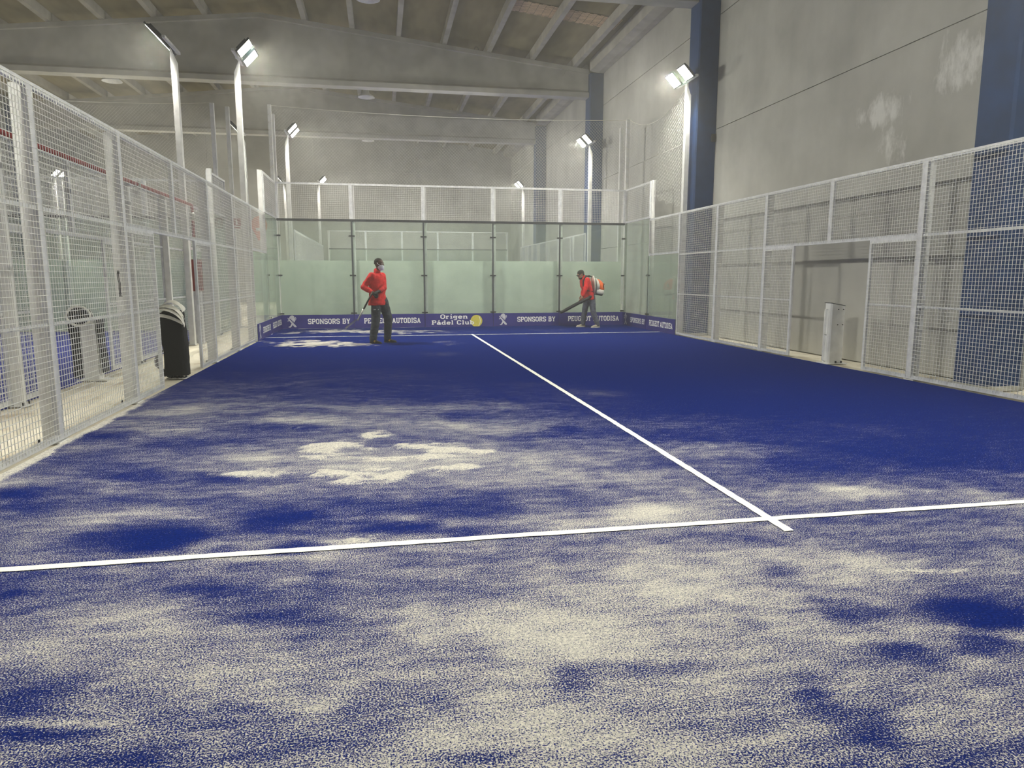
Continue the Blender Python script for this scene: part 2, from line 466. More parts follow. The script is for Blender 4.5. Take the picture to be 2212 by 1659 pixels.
# unlit bell lamps under the roof
def bell_lamp(x, y, z, label):
    root = thing('bell_lamp', label, 'ceiling lamp', (x, y, z), group='unlit bell lamps')
    zt = roof_z(x)
    prof = [(.02, .34), (.10, .32), (.13, .16), (.30, .04), (.33, 0.0), (.31, 0.0), (.26, .05), (.09, .16)]
    MB().loft([((0, 0, h), (r, 0, 0), (0, r, 0)) for r, h in prof], 18, True).build('shade', M['white'], root, True)
    MB().tube([(0, 0, .33), (0, 0, zt - z - .01)], .012, 6).build('rod', M['dark'], root)
bell_lamp(-2.6, 29.0, 8.42, 'small white unlit bell lamp under the roof, between the beams at centre')
bell_lamp(-11.15, 27.0, 8.1, 'white unlit bell lamp under the roof above the left fence')
bell_lamp(-2.37, 19.85, 8.76, 'white unlit bell lamp cut by the top edge of the picture')
bell_lamp(-2.7, 38.5, 8.5, 'farthest small unlit bell lamp under the hazy roof')

# ================================================================== MAIN COURT TURF
def vnoise(x, y, seed):
    rng = np.random.RandomState(seed); T = rng.rand(256, 256)
    xi = np.floor(x).astype(int); yi = np.floor(y).astype(int); fx = x - xi; fy = y - yi
    fx = fx * fx * (3 - 2 * fx); fy = fy * fy * (3 - 2 * fy)
    a = T[xi % 256, yi % 256]; b = T[(xi + 1) % 256, yi % 256]; c = T[xi % 256, (yi + 1) % 256]; d = T[(xi + 1) % 256, (yi + 1) % 256]
    return (a * (1 - fx) + b * fx) * (1 - fy) + (c * (1 - fx) + d * fx) * fy
def fbm(x, y, seed, oct=5, gain=.55):
    s = 0; a = 1; n = 0
    for o in range(oct):
        s = s + a * vnoise(x * 2 ** o, y * 2 ** o, seed + o); n += a; a *= gain
    return s / n
SAND = [(-2.58,5.2,0.42,0.23,-0.18,1,1),(-1.99,4.94,0.52,0.18,-0.17,0.9,1),(-2.68,4.55,0.54,0.15,-0.18,1.1,1),(-2.0,4.64,0.46,0.1,-0.18,0.9,1),(-1.73,5.26,0.18,0.16,-0.17,0.9,1),(-2.3,5.87,0.11,0.16,-0.14,0.7,1),(-2.88,4.64,0.27,0.11,-0.18,0.7,1),(-2.28,4.99,0.85,0.69,-0.18,0.12,0),(-1.83,4.58,0.31,0.07,-0.18,0.8,1),(-2.47,4.3,0.19,0.06,-0.18,0.5,1),(-3.68,15.2,0.85,0.68,-0.18,1.1,1),(-2.88,14.84,0.6,0.44,-0.18,0.8,1),(-4.13,15.74,0.52,0.6,-0.17,0.7,1),(-3.27,18.66,1.61,0.68,-0.18,0.9,1),(-1.81,18.4,1.36,0.67,-0.18,0.8,1),(-0.49,18.0,0.86,0.65,-0.18,0.5,1),(2.31,18.17,0.76,0.52,-0.18,0.7,1),(-0.69,14.89,0.41,0.56,-0.18,0.5,1),(-1.1,12.54,0.43,0.41,-0.17,0.35,0),(-4.82,15.08,0.49,0.44,-0.18,0.2,0),(-3.59,3.45,0.34,0.21,-0.18,-0.6,0),(-3.33,3.37,0.13,0.16,-0.19,-0.4,0),(-2.85,3.6,0.22,0.13,-0.18,-0.55,0),(-2.71,3.11,0.12,0.08,-0.21,-0.5,0),(-2.14,3.3,0.24,0.1,-0.19,-0.5,0),(-4.04,4.71,0.23,0.25,-0.2,-0.4,0),(-3.38,4.52,0.23,0.11,-0.2,-0.45,0),(-3.15,6.23,0.35,0.22,-0.19,-0.3,0),(0.27,1.82,0.22,0.14,-0.18,-0.75,0),(0.08,1.59,0.11,0.11,-0.18,-0.55,0),(-0.3,1.88,0.12,0.11,-0.17,-0.45,0),(-0.28,1.54,0.12,0.09,-0.21,-0.4,0),(-0.36,2.32,0.09,0.08,-0.17,-0.45,0),(-0.76,1.2,0.1,0.09,-0.2,-0.45,0),(-0.8,1.39,0.06,0.06,-0.17,-0.35,0),(-1.61,1.61,0.07,0.07,-0.15,-0.35,0),(-1.31,1.64,0.22,0.05,-0.18,-0.35,0),(-2.98,2.62,0.17,0.06,-0.18,-0.4,0),(-3.44,1.86,0.13,0.07,-0.16,-0.45,0),(-3.35,1.64,0.22,0.03,-0.18,-0.5,0),(-3.92,2.74,0.08,0.12,-0.19,-0.35,0),(-2.07,1.58,0.06,0.03,-0.17,-0.25,0),(-0.82,2.11,0.05,0.05,-0.1,-0.3,0),(-0.82,2.9,0.51,0.09,-0.19,-0.25,0),(-2.77,2.29,0.25,0.04,-0.18,-0.2,0),(-2.54,2.72,0.07,0.06,-0.15,-0.3,0),(-2.98,1.45,0.17,0.04,-0.18,-0.3,0),(-1.96,1.27,0.16,0.03,-0.19,-0.25,0),(0.47,2.53,0.4,0.09,-0.18,-0.2,0),(-4.66,4.48,0.19,0.18,-0.16,-0.3,0),(-1.96,3.69,0.26,0.11,-0.17,-0.2,0),(-1.52,1.94,0.28,0.23,-0.18,0.25,0),(-0.95,2.27,0.3,0.3,-0.18,0.2,0),(0.2,2.36,0.3,0.16,-0.18,0.25,0),(0.46,2.2,0.27,0.03,-0.19,0.35,1),(-3.6,3.81,0.45,0.14,-0.18,0.2,0),(-3.94,3.63,0.26,0.16,-0.17,0.2,0),(-3.02,3.01,0.59,0.04,-0.19,0.35,0),(-2.37,3.16,0.08,0.05,-0.2,0.8,1),(-2.5,3.14,0.1,0.02,-0.2,0.4,0),(-2.11,3.45,0.14,0.06,-0.18,0.35,0),(-3.25,1.67,0.22,0.02,-0.18,0.35,0),(-2.81,1.94,0.43,0.13,-0.18,0.12,0),(-3.22,5.09,0.22,0.12,-0.18,0.25,0),(-4.29,7.54,0.3,0.25,-0.18,0.2,0),(-3.11,6.67,0.38,0.15,-0.19,0.25,0),(0.42,7.64,0.35,0.28,-0.19,0.3,0),(2.32,7.48,0.35,0.23,-0.17,0.25,0),(0.4,4.43,0.44,0.38,-0.18,0.2,0),(0.85,3.52,0.19,0.07,-0.19,0.35,0),(0.96,3.35,0.4,0.11,-0.19,0.25,0),(-0.67,3.27,0.17,0.17,-0.18,0.3,0),(-1.19,4.57,0.43,0.41,-0.17,0.12,0),(-1.27,5.99,0.54,0.33,-0.19,0.12,0),(1.66,3.12,0.24,0.23,-0.17,0.25,0)]
def turf():
    gx = np.linspace(-4.985, 4.985, 300)
    gy = np.concatenate([np.arange(-.3, 6, .03), np.arange(6, 12, .06), np.arange(12, 19.98, .1), [19.985]])
    X, Y = np.meshgrid(gx, gy, indexing='ij')
    c, s = math.cos(-.18), math.sin(-.18)
    U = c * X + s * Y; V = -s * X + c * Y
    base = np.interp(Y, [0, 1.5, 2.5, 3.0, 3.6, 4.5, 5.5, 6.5, 7.5, 9, 11, 14, 20], [.45, .45, .44, .42, .40, .38, .35, .31, .24, .10, -.08, -.15, -.12])
    t = np.clip((X + .9) / 2.8, 0, 1); t = t * t * (3 - 2 * t)
    k = np.clip((Y - 3.0) / 1.0, 0, 1)
    base = base - .36 * t * k
    t2 = np.clip((X + 2.4) / 1.5, 0, 1) * np.clip((Y - 5.2) / 1.5, 0, 1)
    base = base - .13 * t2
    wx = fbm(U * .9 + 3.1, V * .9, 11) - .5; wy = fbm(U * .9, V * .9 + 9.2, 23) - .5
    n1 = fbm(U * .75 + wx * 2.2 + 40, V * 1.9 + wy * 2.2 + 40, 31, 5, .58) - .5
    n2 = fbm(U * 2.2 + wx * 3 + 80, V * 5.5 + wy * 3 + 80, 47, 4, .6) - .5
    amp = np.interp(base, [-.16, .08, .3, .65], [.30, .6, 1.0, .75])
    D = base + amp * (n1 * .75 + n2 * .40)
    n3 = fbm(U * 3 + wx * 2 + 17, V * 9 + wy * 4 + 17, 83, 4, .6) - .5
    wob = (fbm(X * 4 + 20, Y * 4 + 20, 61, 4, .6) - .5)
    E_ = np.zeros_like(D); H_ = np.zeros_like(D); S_ = np.zeros_like(D)
    for cx, cy, ax, ay, an, a, sh in SAND:
        ca, sa = math.cos(an), math.sin(an)
        dx = X - cx; dy = Y - cy
        q = ((ca * dx + sa * dy) / ax) ** 2 + ((-sa * dx + ca * dy) / ay) ** 2
        if sh:
            r = np.sqrt(q) + wob * 2.6 + n2 * 1.4
            g = np.clip((1.25 - r) / .8, 0, 1); g = g * g * (3 - 2 * g)
            S_ = np.maximum(S_, a * g); g = g * 0
        else:
            g = np.exp(-np.clip(q * (1.0 + wob * 1.6 + n2 * 1.5), 0, 50) * .85)
        E_ += (a if a > 0 else a * .7) * g
    tx = np.clip((n3 + .15) / .22, 0, 1); tx = tx * tx * (3 - 2 * tx)
    S_ = S_ * np.where(Y > 10, .62 + .5 * tx, .02 + 1.0 * tx)
    H_ = S_ * (Y < 10)
    D = D + np.clip(E_, -1, 1.0) + S_
    D += .9 * np.clip((Y - 19.72) / .2, 0, 1) * (fbm(X * 1.5, Y * 0 + 3, 71) + .1)
    edge = np.clip((-4.90 - X + wob * .12) / .05, 0, 1) * np.clip((9 - Y) / 2, 0, 1)
    D += 1.1 * edge
    D = np.clip(D, -.3, 1.0)
    Z = .012 * np.clip(H_, 0, 1.3) + .006 * np.clip(edge, 0, 1)
    nx, ny = X.shape
    vs = np.stack([X, Y, Z], -1).reshape(-1, 3)
    i = np.arange(nx - 1)[:, None] * ny + np.arange(ny - 1)[None]
    F = np.stack([i, i + ny, i + ny + 1, i + 1], -1).reshape(-1, 4)
    me = bpy.data.meshes.new('court_turf')
    me.vertices.add(len(vs)); me.vertices.foreach_set('co', vs.ravel())
    me.loops.add(F.size); me.loops.foreach_set('vertex_index', F.ravel())
    me.polygons.add(len(F)); me.polygons.foreach_set('loop_start', np.arange(0, F.size, 4)); me.polygons.foreach_set('loop_total', np.full(len(F), 4))
    me.polygons.foreach_set('use_smooth', np.ones(len(F), bool))
    me.update(calc_edges=True)
    at = me.attributes.new('sand', 'FLOAT', 'POINT'); at.data.foreach_set('value', D.ravel().astype(np.float32))
    me.materials.append(M['turf'])
    return put('court_turf', me)
turf_o = tag(turf(), 'blue artificial turf of the main court with pale sand spread over it', 'turf')
def court_line(x0, x1, y0, y1):
    # woven line with slightly ragged edges, lying 4 mm proud
    m_ = MB(); L = max(x1 - x0, y1 - y0); n = int(L / .06); P = []; F = []
    for k in range(n + 1):
        t = k / n; j = random.uniform(-.003, .003); j2 = random.uniform(-.003, .003)
        if x1 - x0 > y1 - y0: P += [(x0 + L * t, y0 + j, .005), (x0 + L * t, y1 + j2, .005)]
        else: P += [(x0 + j, y0 + L * t, .0055), (x1 + j2, y0 + L * t, .0055)]
    for k in range(n): F.append((2 * k, 2 * k + 1, 2 * k + 3, 2 * k + 2))
    m_.add(P, F).build('line', M['line'], turf_o)
court_line(-4.98, 4.98, 3.02, 3.08)
court_line(-4.98, 4.98, 16.94, 17.0)
court_line(-.03, .03, 2.84, 17.12)

tag(MB().box(-16.3, -6.32, 0, 20, -.01, 0.0).build('court_turf', M['turf2']), 'blue turf of the neighbouring court seen through the left fences', 'turf')
tag(MB().box(-4.98, 4.98, 20.3, 40.2, -.01, 0.0).build('court_turf', M['turf2']), 'blue turf of the court behind the back glass wall', 'turf')

# ================================================================== FENCES
SP = 0.05; WT = 0.0043
_cache = {}
def panel_meshes(wd, h, rails, shadedbottom):
    key = (round(wd, 3), round(h, 3), tuple(rails), shadedbottom)
    if key in _cache: return _cache[key]
    fb, fd = .052, .036
    vb = MB().box(0, fb, 0, fd, 0, h).mesh('frame_bar', M['galv'])
    hb = MB().box(fb, wd - fb, 0, fd, 0, fb).mesh('frame_bar', M['galv'])
    db = MB().box(0, wd, -.01, fd + .01, -.03, .03).mesh('shade_painted_bar', M['dark']) if shadedbottom else None  # bottom bar coloured dark to stand for the shadow it lies in
    rl = MB().box(fb, wd - fb, .008, .034, -.015, .015).mesh('rail', M['galv'])
    m_ = MB(); n = int(round(wd / SP))
    for k in range(1, n): m_.bar((k * SP, -.003, .02), (k * SP, -.003, h - .02), WT, WT, caps=False)
    n = int(round(h / SP))
    for k in range(1, n): m_.bar((.02, -.003 - WT, k * SP), (wd - .02, -.003 - WT, k * SP), WT, WT, caps=False)
    wm = m_.mesh('wire_mesh', M['wire'])
    _cache[key] = (vb, hb, db, rl, wm)
    return _cache[key]
def fence_panel(loc, rz, wd, h, rails, label, group, shadedbottom=False):
    vb, hb, db, rl, wm = panel_meshes(wd, h, rails, shadedbottom)
    root = thing('mesh_panel', label, 'fence panel', loc, rz, group)
    put('frame_bar', vb, root); put('frame_bar', vb, root, (wd - .052, 0, 0))
    put('frame_bar', hb, root, (0, 0, h - .052))
    if shadedbottom: put('shade_painted_bar', db, root)
    else: put('frame_bar', hb, root)
    for z in rails: put('rail', rl, root, (0, 0, z))
    o = put('wire_mesh', wm, root); o['kind'] = 'stuff'
    return root
_pc = {}
def box_post(x, y, h, label, group, ax='x', out=1, wdt=.085, dep=.095, z0=0.0):
    """fence post: box section, outer side of the fence; depth runs along ax"""
    key = (h, ax, out, wdt, dep, z0)
    if key not in _pc:
        a, b_ = (.0, dep) if out > 0 else (-dep, 0.)
        def bx(u0, u1, v0, v1, z0_, z1_):
            return MB().box(u0, u1, v0, v1, z0_, z1_) if ax == 'x' else MB().box(v0, v1, u0, u1, z0_, z1_)
        sh = bx(a, b_, -wdt / 2, wdt / 2, z0, h).mesh('shaft', M['white'])
        pl = bx(a - .03, b_ + .06 * (1 if out > 0 else 1), -wdt / 2 - .05, wdt / 2 + .05, 0, .012).mesh('base_plate', M['white'])
        bo = MB()
        blist = []
        for v in (-wdt / 2 - .028, wdt / 2 + .028):
            u = (b_ + .02) if out > 0 else (a - .02)
            q = MB(); p0 = (u, v) if ax == 'x' else (v, u)
            q.tube([(p0[0], p0[1], .012), (p0[0], p0[1], .045)], .014, 6)
            blist.append(q.mesh('bolt', M['bolt']))
        _pc[key] = (sh, pl, blist)
    sh, pl, bl = _pc[key]
    root = thing('fence_post', label, 'post', (x, y, 0), 0, group)
    put('shaft', sh, root)
    if z0 == 0:
        put('base_plate', pl, root)
        for b_ in bl: put('bolt', b_, root)
    return root
def clampset(root, joints):                       # list of boxes in world minus root
    for (x0, x1, y0, y1, z0, z1) in joints:
        o = root.location
        MB(o).box(x0, x1, y0, y1, z0, z1).build('clamp', M['dark'], root)
def glass_panel(x0, x1, y0, y1, z0, z1, label, group):
    root = thing('glass_panel', label, 'glass panel', ((x0 + x1) / 2, (y0 + y1) / 2, z0), 0, group)
    o = root.location
    MB(o).box(x0, x1, y0, y1, z0, z1).build('pane', M['glass'], root)
    return root

GW = 'glass panels of the main court'
def side_fence(X, out, court, segs, grp, y_off=0.0, glass=True, posts=True, rail2=True):
    """X: fence plane, out: +1 when the outside is +x"""
    rz = PI / 2 if out < 0 else PI / 2
    # local x -> world y ; local +y -> world -x, so mirror for out>0 by going the other way
    def place(y0, y1, z0, z1, rails, lab):
        if out < 0: return fence_panel((X, y0 + y_off, z0), PI / 2, y1 - y0, z1 - z0, rails, lab, grp)
        return fence_panel((X, y1 + y_off, z0), -PI / 2, y1 - y0, z1 - z0, rails, lab, grp)
    for kind, y0, y1, lab in segs:
        if kind == 'full': place(y0, y1, 0.02, 3.0, (1.0, 1.97), lab)
        elif kind == 'half': place(y0, y1, 0.02, 1.97, (1.0,), lab)
        elif kind == 'over': place(y0, y1, 1.97, 3.0, (), lab)
        elif kind == 'step': place(y0, y1, 2.02, 3.0, (), lab)
        elif kind == 'top': place(y0, y1, 3.02, 4.0, (), lab)

for X, out, side in ((5.0, 1, 'right'), (-5.0, -1, 'left')):
    near = {'right': 'beside the near blue column', 'left': 'cut by the left edge of the picture'}[side]
    segs = [('full', 4, 6, 'white wire mesh fence panel of the %s side fence, closest to the camera' % side),
            ('full', 6, 8, 'tall white mesh panel of the %s fence, just before its doorway' % side),
            ('half', 8, 9, 'narrow white mesh panel on the camera side of the %s doorway' % side),
            ('half', 11, 12, 'narrow white mesh panel on the far side of the %s doorway' % side),
            ('over', 8, 10, 'low white mesh panel above the %s doorway, half nearer the camera' % side),
            ('over', 10, 12, 'low white mesh panel above the %s doorway, farther half' % side),
            ('full', 12, 14, 'tall white mesh fence panel just beyond the %s doorway' % side),
            ('full', 14, 16, 'tall white mesh fence panel of the %s side fence next to its side glass' % side),
            ('step', 16, 18, 'small white mesh panel above the low %s side glass' % side),
            ('top', 18, 20, 'small white mesh panel above the tall %s side glass at the back corner' % side)]
    segs += [('step', 2, 4, 'small mesh panel above the low %s side glass beside the camera' % side),
             ('top', 0, 2, 'small mesh panel above the tall %s side glass at the camera end' % side)]
    side_fence(X, out, 'main', segs, 'mesh panels of the main court')
    glass_panel(X - .006, X + .006, 2.015, 3.99, .0, 2.0, 'low green glass panel of the %s side wall beside the camera' % side, GW)
    glass_panel(X - .006, X + .006, .01, 1.985, .0, 3.0, 'tall green glass panel of the %s side wall at the camera end' % side, GW)
    box_post(X + out * .04, 2, 4.02, 'tall white post between the %s side glass panels beside the camera' % side, 'tall posts of the side glass', 'x', out, .10, .10)
    pl = {6: 'white box post behind the %s fence, second from the camera',
          8: 'white box post at the camera side of the %s doorway', 12: 'white box post at the far side of the %s doorway',
          14: 'white box post of the %s fence before the side glass'}
    for y, lab in pl.items():
        box_post(X + out * .04, y, 2.97, lab % side, 'box posts of the main court fences', 'x', out)
    p18 = box_post(X + out * .03, 18, 4.02, 'tall white post rising between the two %s side glass panels' % side, 'tall posts of the side glass', 'x', out, .10, .10)
    s = out
    for z in (.42, 1.48):
        MB((X + out * .03, 18, 0)).box(X - s * .03 if s < 0 else X - .03, X + .03, 17.92, 18.08, z - .02, z + .02).build('clamp', M['dark'], p18)
    MB((X + out * .03, 18, 0)).box(X - .004, X + .012 if s > 0 else X + .004, 17.99, 18.01, .0, 2.0).build('seal', M['seal'], p18)
    glass_panel(X - .006, X + .006, 16.01, 17.985, .0, 2.0, 'low green glass panel of the %s side wall' % side, GW)
    glass_panel(X - .006, X + .006, 18.015, 19.99, .0, 3.0, 'tall green glass panel of the %s side wall at the back corner' % side, GW)

# back wall of the main court
names5 = ['leftmost', 'second from the left', 'middle', 'fourth from the left', 'rightmost']
for k in range(5):
    x0 = -5 + 2 * k
    glass_panel(x0 + .015, x0 + 1.985, 20.0, 20.012, 0.0, 2.97, '%s green glass panel of the back wall' % names5[k], GW)
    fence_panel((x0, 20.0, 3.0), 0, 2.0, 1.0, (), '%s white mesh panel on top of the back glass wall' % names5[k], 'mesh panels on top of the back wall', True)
post_names = {-3: 'first white post behind the back glass, counted from the left', -1: 'second white post behind the back glass, counted from the left',
              1: 'third white post behind the back glass, counted from the left', 3: 'fourth white post behind the back glass, counted from the left'}
for x, lab in post_names.items():
    r = box_post(x + .045, 20.05, 4.0, lab, 'posts of the back glass wall', 'y', 1, .10, .12)
    MB((x + .045, 20.05, 0)).box(x - .02, x + .02, 19.988, 20.02, 0, 2.97).build('seal', M['seal'], r)
    for z in (.42, 1.48, 2.57):
        MB((x + .045, 20.05, 0)).box(x - .085, x + .085, 19.975, 20.0, z - .02, z + .02).build('clamp', M['dark'], r)
for x, side in ((-5.06, 'left'), (5.06, 'right')):
    r = box_post(x, 20.06, 6.02, 'tall white net post at the back %s corner of the main court' % side, 'tall net posts', 'y', 1, .09, .09)
    q = -5.0 if x < 0 else 5.0
    MB((x, 20.06, 0)).box(q - .012, q + .012, 19.975, 20.04, 0, 2.97).build('seal', M['white'], r)
    for z in (.42, 1.48, 2.57):
        MB((x, 20.06, 0)).box(q - .09 if q > 0 else q - .02, q + .02 if q > 0 else q + .09, 19.965, 19.995, z - .02, z + .02).build('clamp', M['dark'], r)
    # net lacing wound up the post
    pts = [(x + .056 * math.cos(k * .9) * (1 if x < 0 else -1), 20.10 + .056 * math.sin(k * .9), 4.05 + k * .028) for k in range(70)]
    MB((x, 20.06, 0)).tube(pts, .006, 5).build('lacing_cord', M['tape'], r)
box_post(-5.06, 20.62, 5.9, 'second net post just behind the back left corner post', 'tall net posts', 'y', 1, .09, .09)
box_post(5.06, 20.62, 5.9, 'second net post just behind the back right corner post', 'tall net posts', 'y', 1, .09, .09)
box_post(-6.52, 20.06, 6.0, 'tall white net post of the neighbouring court, left one of the pair', 'tall net posts', 'y', 1, .10, .09)
box_post(-6.22, 20.5, 6.02, 'tall white net post of the neighbouring court, right one of the pair', 'tall net posts', 'y', 1, .10, .09)

# pale screen boards behind the back glass
for k in range(5):
    x0 = -5 + 2 * k
    root = thing('screen_board', '%s pale board standing low behind the back glass' % names5[k], 'screen', (x0 + 1, 20.25, 0), 0, 'pale boards behind the back glass')
    MB((x0 + 1, 20.25, 0)).box(x0 + .003, x0 + 1.997, 20.235, 20.26, 0.0, 1.90).build('board', M['screen'], root)
    MB((x0 + 1, 20.25, 0)).box(x0 + .003, x0 + 1.997, 20.262, 20.285, 1.80, 1.88).build('batten', M['galv'], root)

# safety netting
def netting(A, B, zA, zB, z0A, z0B, label, sag=.0, sp=.062):
    """diamond net between two vertical edges A and B (x,y)"""
    A = Vector((A[0], A[1], 0)); B = Vector((B[0], B[1], 0)); L = (B - A).length
    def top(t): return zA + (zB - zA) * t - sag * 4 * t * (1 - t)
    def bot(t): return z0A + (z0B - z0A) * t
    root = thing('safety_net', label, 'net', tuple(A + Vector((0, 0, bot(0)))), 0, 'safety nets above the back wall')
    o = root.location
    m_ = MB(o); step = sp * math.sqrt(2)
    zmin, zmax = min(bot(0), bot(1)), max(top(0), top(1))
    H = zmax - zmin
    def P(u, z): 
        p = A + (B - A) * (u / L); return Vector((p.x, p.y, z))
    for sgn in (1, -1):
        n = int((L + H) / step) + 1
        for k in range(n):
            c = k * step - (H if sgn > 0 else 0)
            # line u = c + sgn*(z - zmin)
            pts = []
            for q in np.linspace(0, H, 25):
                u = c + sgn * q; z = zmin + q
                if 0 <= u <= L and bot(u / L) <= z <= top(u / L): pts.append((u, z))
            if len(pts) >= 2: m_.bar(P(*pts[0]), P(*pts[-1]), .0026, .0026, caps=False)
    o_ = m_.build('netting', M['wire'], root); o_['kind'] = 'stuff'
    MB(o).tube([P(t * L, top(t)) for t in np.linspace(0, 1, 13)], .007, 5).build('top_rope', M['tape'], root)
netting((-5.02, 20.1), (5.02, 20.1), 6.0, 6.0, 4.0, 4.0, 'fine diamond safety net stretched between the two back corner posts', .12)
netting((5.07, 19.98), (5.09, 16.12), 6.0, 5.9, 4.0, 3.05, 'sagging diamond safety net between the right corner post and floodlight pole', .42)
netting((-12.4, 20.1), (-6.57, 20.1), 6.0, 6.0, 4.0, 4.0, 'diamond safety net above the back wall of the neighbouring court', .1)

# ================================================================== BANNERS
def font():
    F = {}
    def oct_(x0, x1, y0, y1, c=1.1):
        return [(x0 + c, y0), (x1 - c, y0), (x1, y0 + c), (x1, y1 - c), (x1 - c, y1), (x0 + c, y1), (x0, y1 - c), (x0, y0 + c), (x0 + c, y0)]
    b, t = .55, 6.45
    F['S'] = (5, [[(4.4, 5.0), (4.4, 5.6), (3.7, t), (1.3, t), (.6, 5.7), (.6, 4.5), (1.2, 3.8), (3.8, 3.2), (4.4, 2.6), (4.4, 1.3), (3.7, b), (1.3, b), (.6, 1.3), (.6, 2.0)]], [])
    F['P'] = (5, [[(1.1, 0), (1.1, 7)], [(1.1, t), (3.7, t), (4.4, 5.7), (4.4, 4.0), (3.7, 3.2), (1.1, 3.2)]], [(1.2, b, 1.2), (.7, t, .7)])
    F['O'] = (5.2, [oct_(.7, 4.5, b, t)], [])
    F['N'] = (5.8, [[(1.1, 0), (1.1, 7)], [(4.8, 0), (4.8, 7)], [(1.1, t), (4.8, b)]], [(1.1, b, 1.05), (.7, t, .7), (4.8, t, 1.0)])
    F['R'] = (5.4, [[(1.1, 0), (1.1, 7)], [(1.1, t), (3.7, t), (4.4, 5.7), (4.4, 4.2), (3.7, 3.4), (1.1, 3.4)], [(2.7, 3.4), (4.5, b)]], [(1.2, b, 1.1), (.7, t, .7), (4.7, b, .7)])
    F['B'] = (5.2, [[(1.1, 0), (1.1, 7)], [(1.1, t), (3.6, t), (4.2, 5.8), (4.2, 4.3), (3.6, 3.6), (1.1, 3.6)], [(3.6, 3.6), (4.5, 2.9), (4.5, 1.2), (3.7, b), (1.1, b)]], [(.7, t, .7), (.7, b, .7)])
    F['Y'] = (5.4, [[(1.0, t), (2.7, 3.2)], [(4.4, t), (2.7, 3.2)], [(2.7, 3.4), (2.7, 0)]], [(2.7, b, 1.2), (.95, t, .95), (4.45, t, .95)])
    F['E'] = (4.8, [[(1.1, 0), (1.1, 7)], [(1.1, t), (4.2, t), (4.2, 5.2)], [(1.1, b), (4.3, b), (4.3, 1.9)], [(1.1, 3.5), (3.3, 3.5)]], [(.7, t, .7), (.7, b, .7)])
    F['U'] = (5.4, [[(1.1, 7), (1.1, 1.4), (1.9, b), (3.6, b), (4.4, 1.4), (4.4, 7)]], [(1.1, t, 1.0), (4.4, t, 1.0)])
    F['G'] = (5.3, [[(4.4, 5.2), (4.4, 5.6), (3.6, t), (1.6, t), (.7, 5.5), (.7, 1.5), (1.6, b), (3.6, b), (4.4, 1.3), (4.4, 3.0), (3.0, 3.0)]], [])
    F['T'] = (5.0, [[(2.5, 0), (2.5, 7)], [(.6, 5.0), (.6, t), (4.4, t), (4.4, 5.0)]], [(2.5, b, 1.2)])
    F['A'] = (5.6, [[(1.0, b), (2.8, t)], [(4.6, b), (2.8, t)], [(1.7, 2.4), (3.9, 2.4)]], [(.95, b, .95), (4.65, b, .95)])
    F['D'] = (5.3, [[(1.1, 0), (1.1, 7)], [(1.1, t), (3.4, t), (4.5, 5.4), (4.5, 1.6), (3.4, b), (1.1, b)]], [(.7, t, .7), (.7, b, .7)])
    F['I'] = (2.8, [[(1.4, 0), (1.4, 7)]], [(1.4, b, 1.2), (1.4, t, 1.2)])
    F['C'] = (5.2, [[(4.4, 4.8), (4.4, 5.5), (3.5, t), (1.7, t), (.7, 5.5), (.7, 1.5), (1.7, b), (3.6, b), (4.5, 1.7)]], [])
    x = 4.1
    F['r'] = (4.0, [[(1.1, 0), (1.1, x + .5)], [(1.1, x - .6), (2.2, x), (3.3, x)]], [(1.2, b, 1.1), (.7, x, .7)])
    F['i'] = (2.6, [[(1.3, 0), (1.3, x + .5)], [(1.3, 6.0), (1.3, 7.1)]], [(1.3, b, 1.1), (.9, x, .7)])
    F['g'] = (4.8, [oct_(.6, 3.6, 1.2, x, .9), [(3.6, x), (3.6, -.9), (2.9, -1.6), (.9, -1.6)]], [(4.1, x, .6)])
    F['e'] = (4.6, [[(.7, 2.4), (3.9, 2.4), (3.9, 3.3), (3.1, x), (1.5, x), (.6, 3.2), (.6, 1.4), (1.5, b), (3.1, b), (3.9, 1.1)]], [])
    F['n'] = (5.0, [[(1.1, 0), (1.1, x + .5)], [(1.1, x - .7), (2.2, x), (3.2, x), (3.9, 3.3), (3.9, 0)]], [(1.1, b, 1.0), (3.9, b, 1.0), (.7, x, .7)])
    F['á'] = (4.8, [[(.8, x), (2.9, x), (3.6, 3.4), (3.6, b)], [(3.6, 2.5), (1.4, 2.5), (.7, 1.9), (.7, 1.1), (1.4, b), (2.8, b), (3.6, 1.3)], [(1.8, 5.5), (3.0, 7.0)]], [(4.1, b, .6)])
    F['d'] = (4.9, [oct_(.6, 3.7, b, x, .9), [(3.7, 0), (3.7, 7)]], [(3.2, t, .8), (4.2, b, .6)])
    F['l'] = (2.6, [[(1.3, 0), (1.3, 7)]], [(1.3, b, 1.1), (.9, t, .7)])
    F['u'] = (5.0, [[(1.1, x + .5), (1.1, 1.3), (1.8, b), (2.9, b), (3.8, 1.2)], [(3.8, 0), (3.8, x + .5)]], [(.7, x, .7), (3.4, x, .7), (4.3, b, .6)])
    F['b'] = (4.9, [oct_(1.1, 4.2, b, x, .9), [(1.1, 0), (1.1, 7)]], [(.7, t, .7)])
    F[' '] = (2.6, [], [])
    return F
FONT = font()
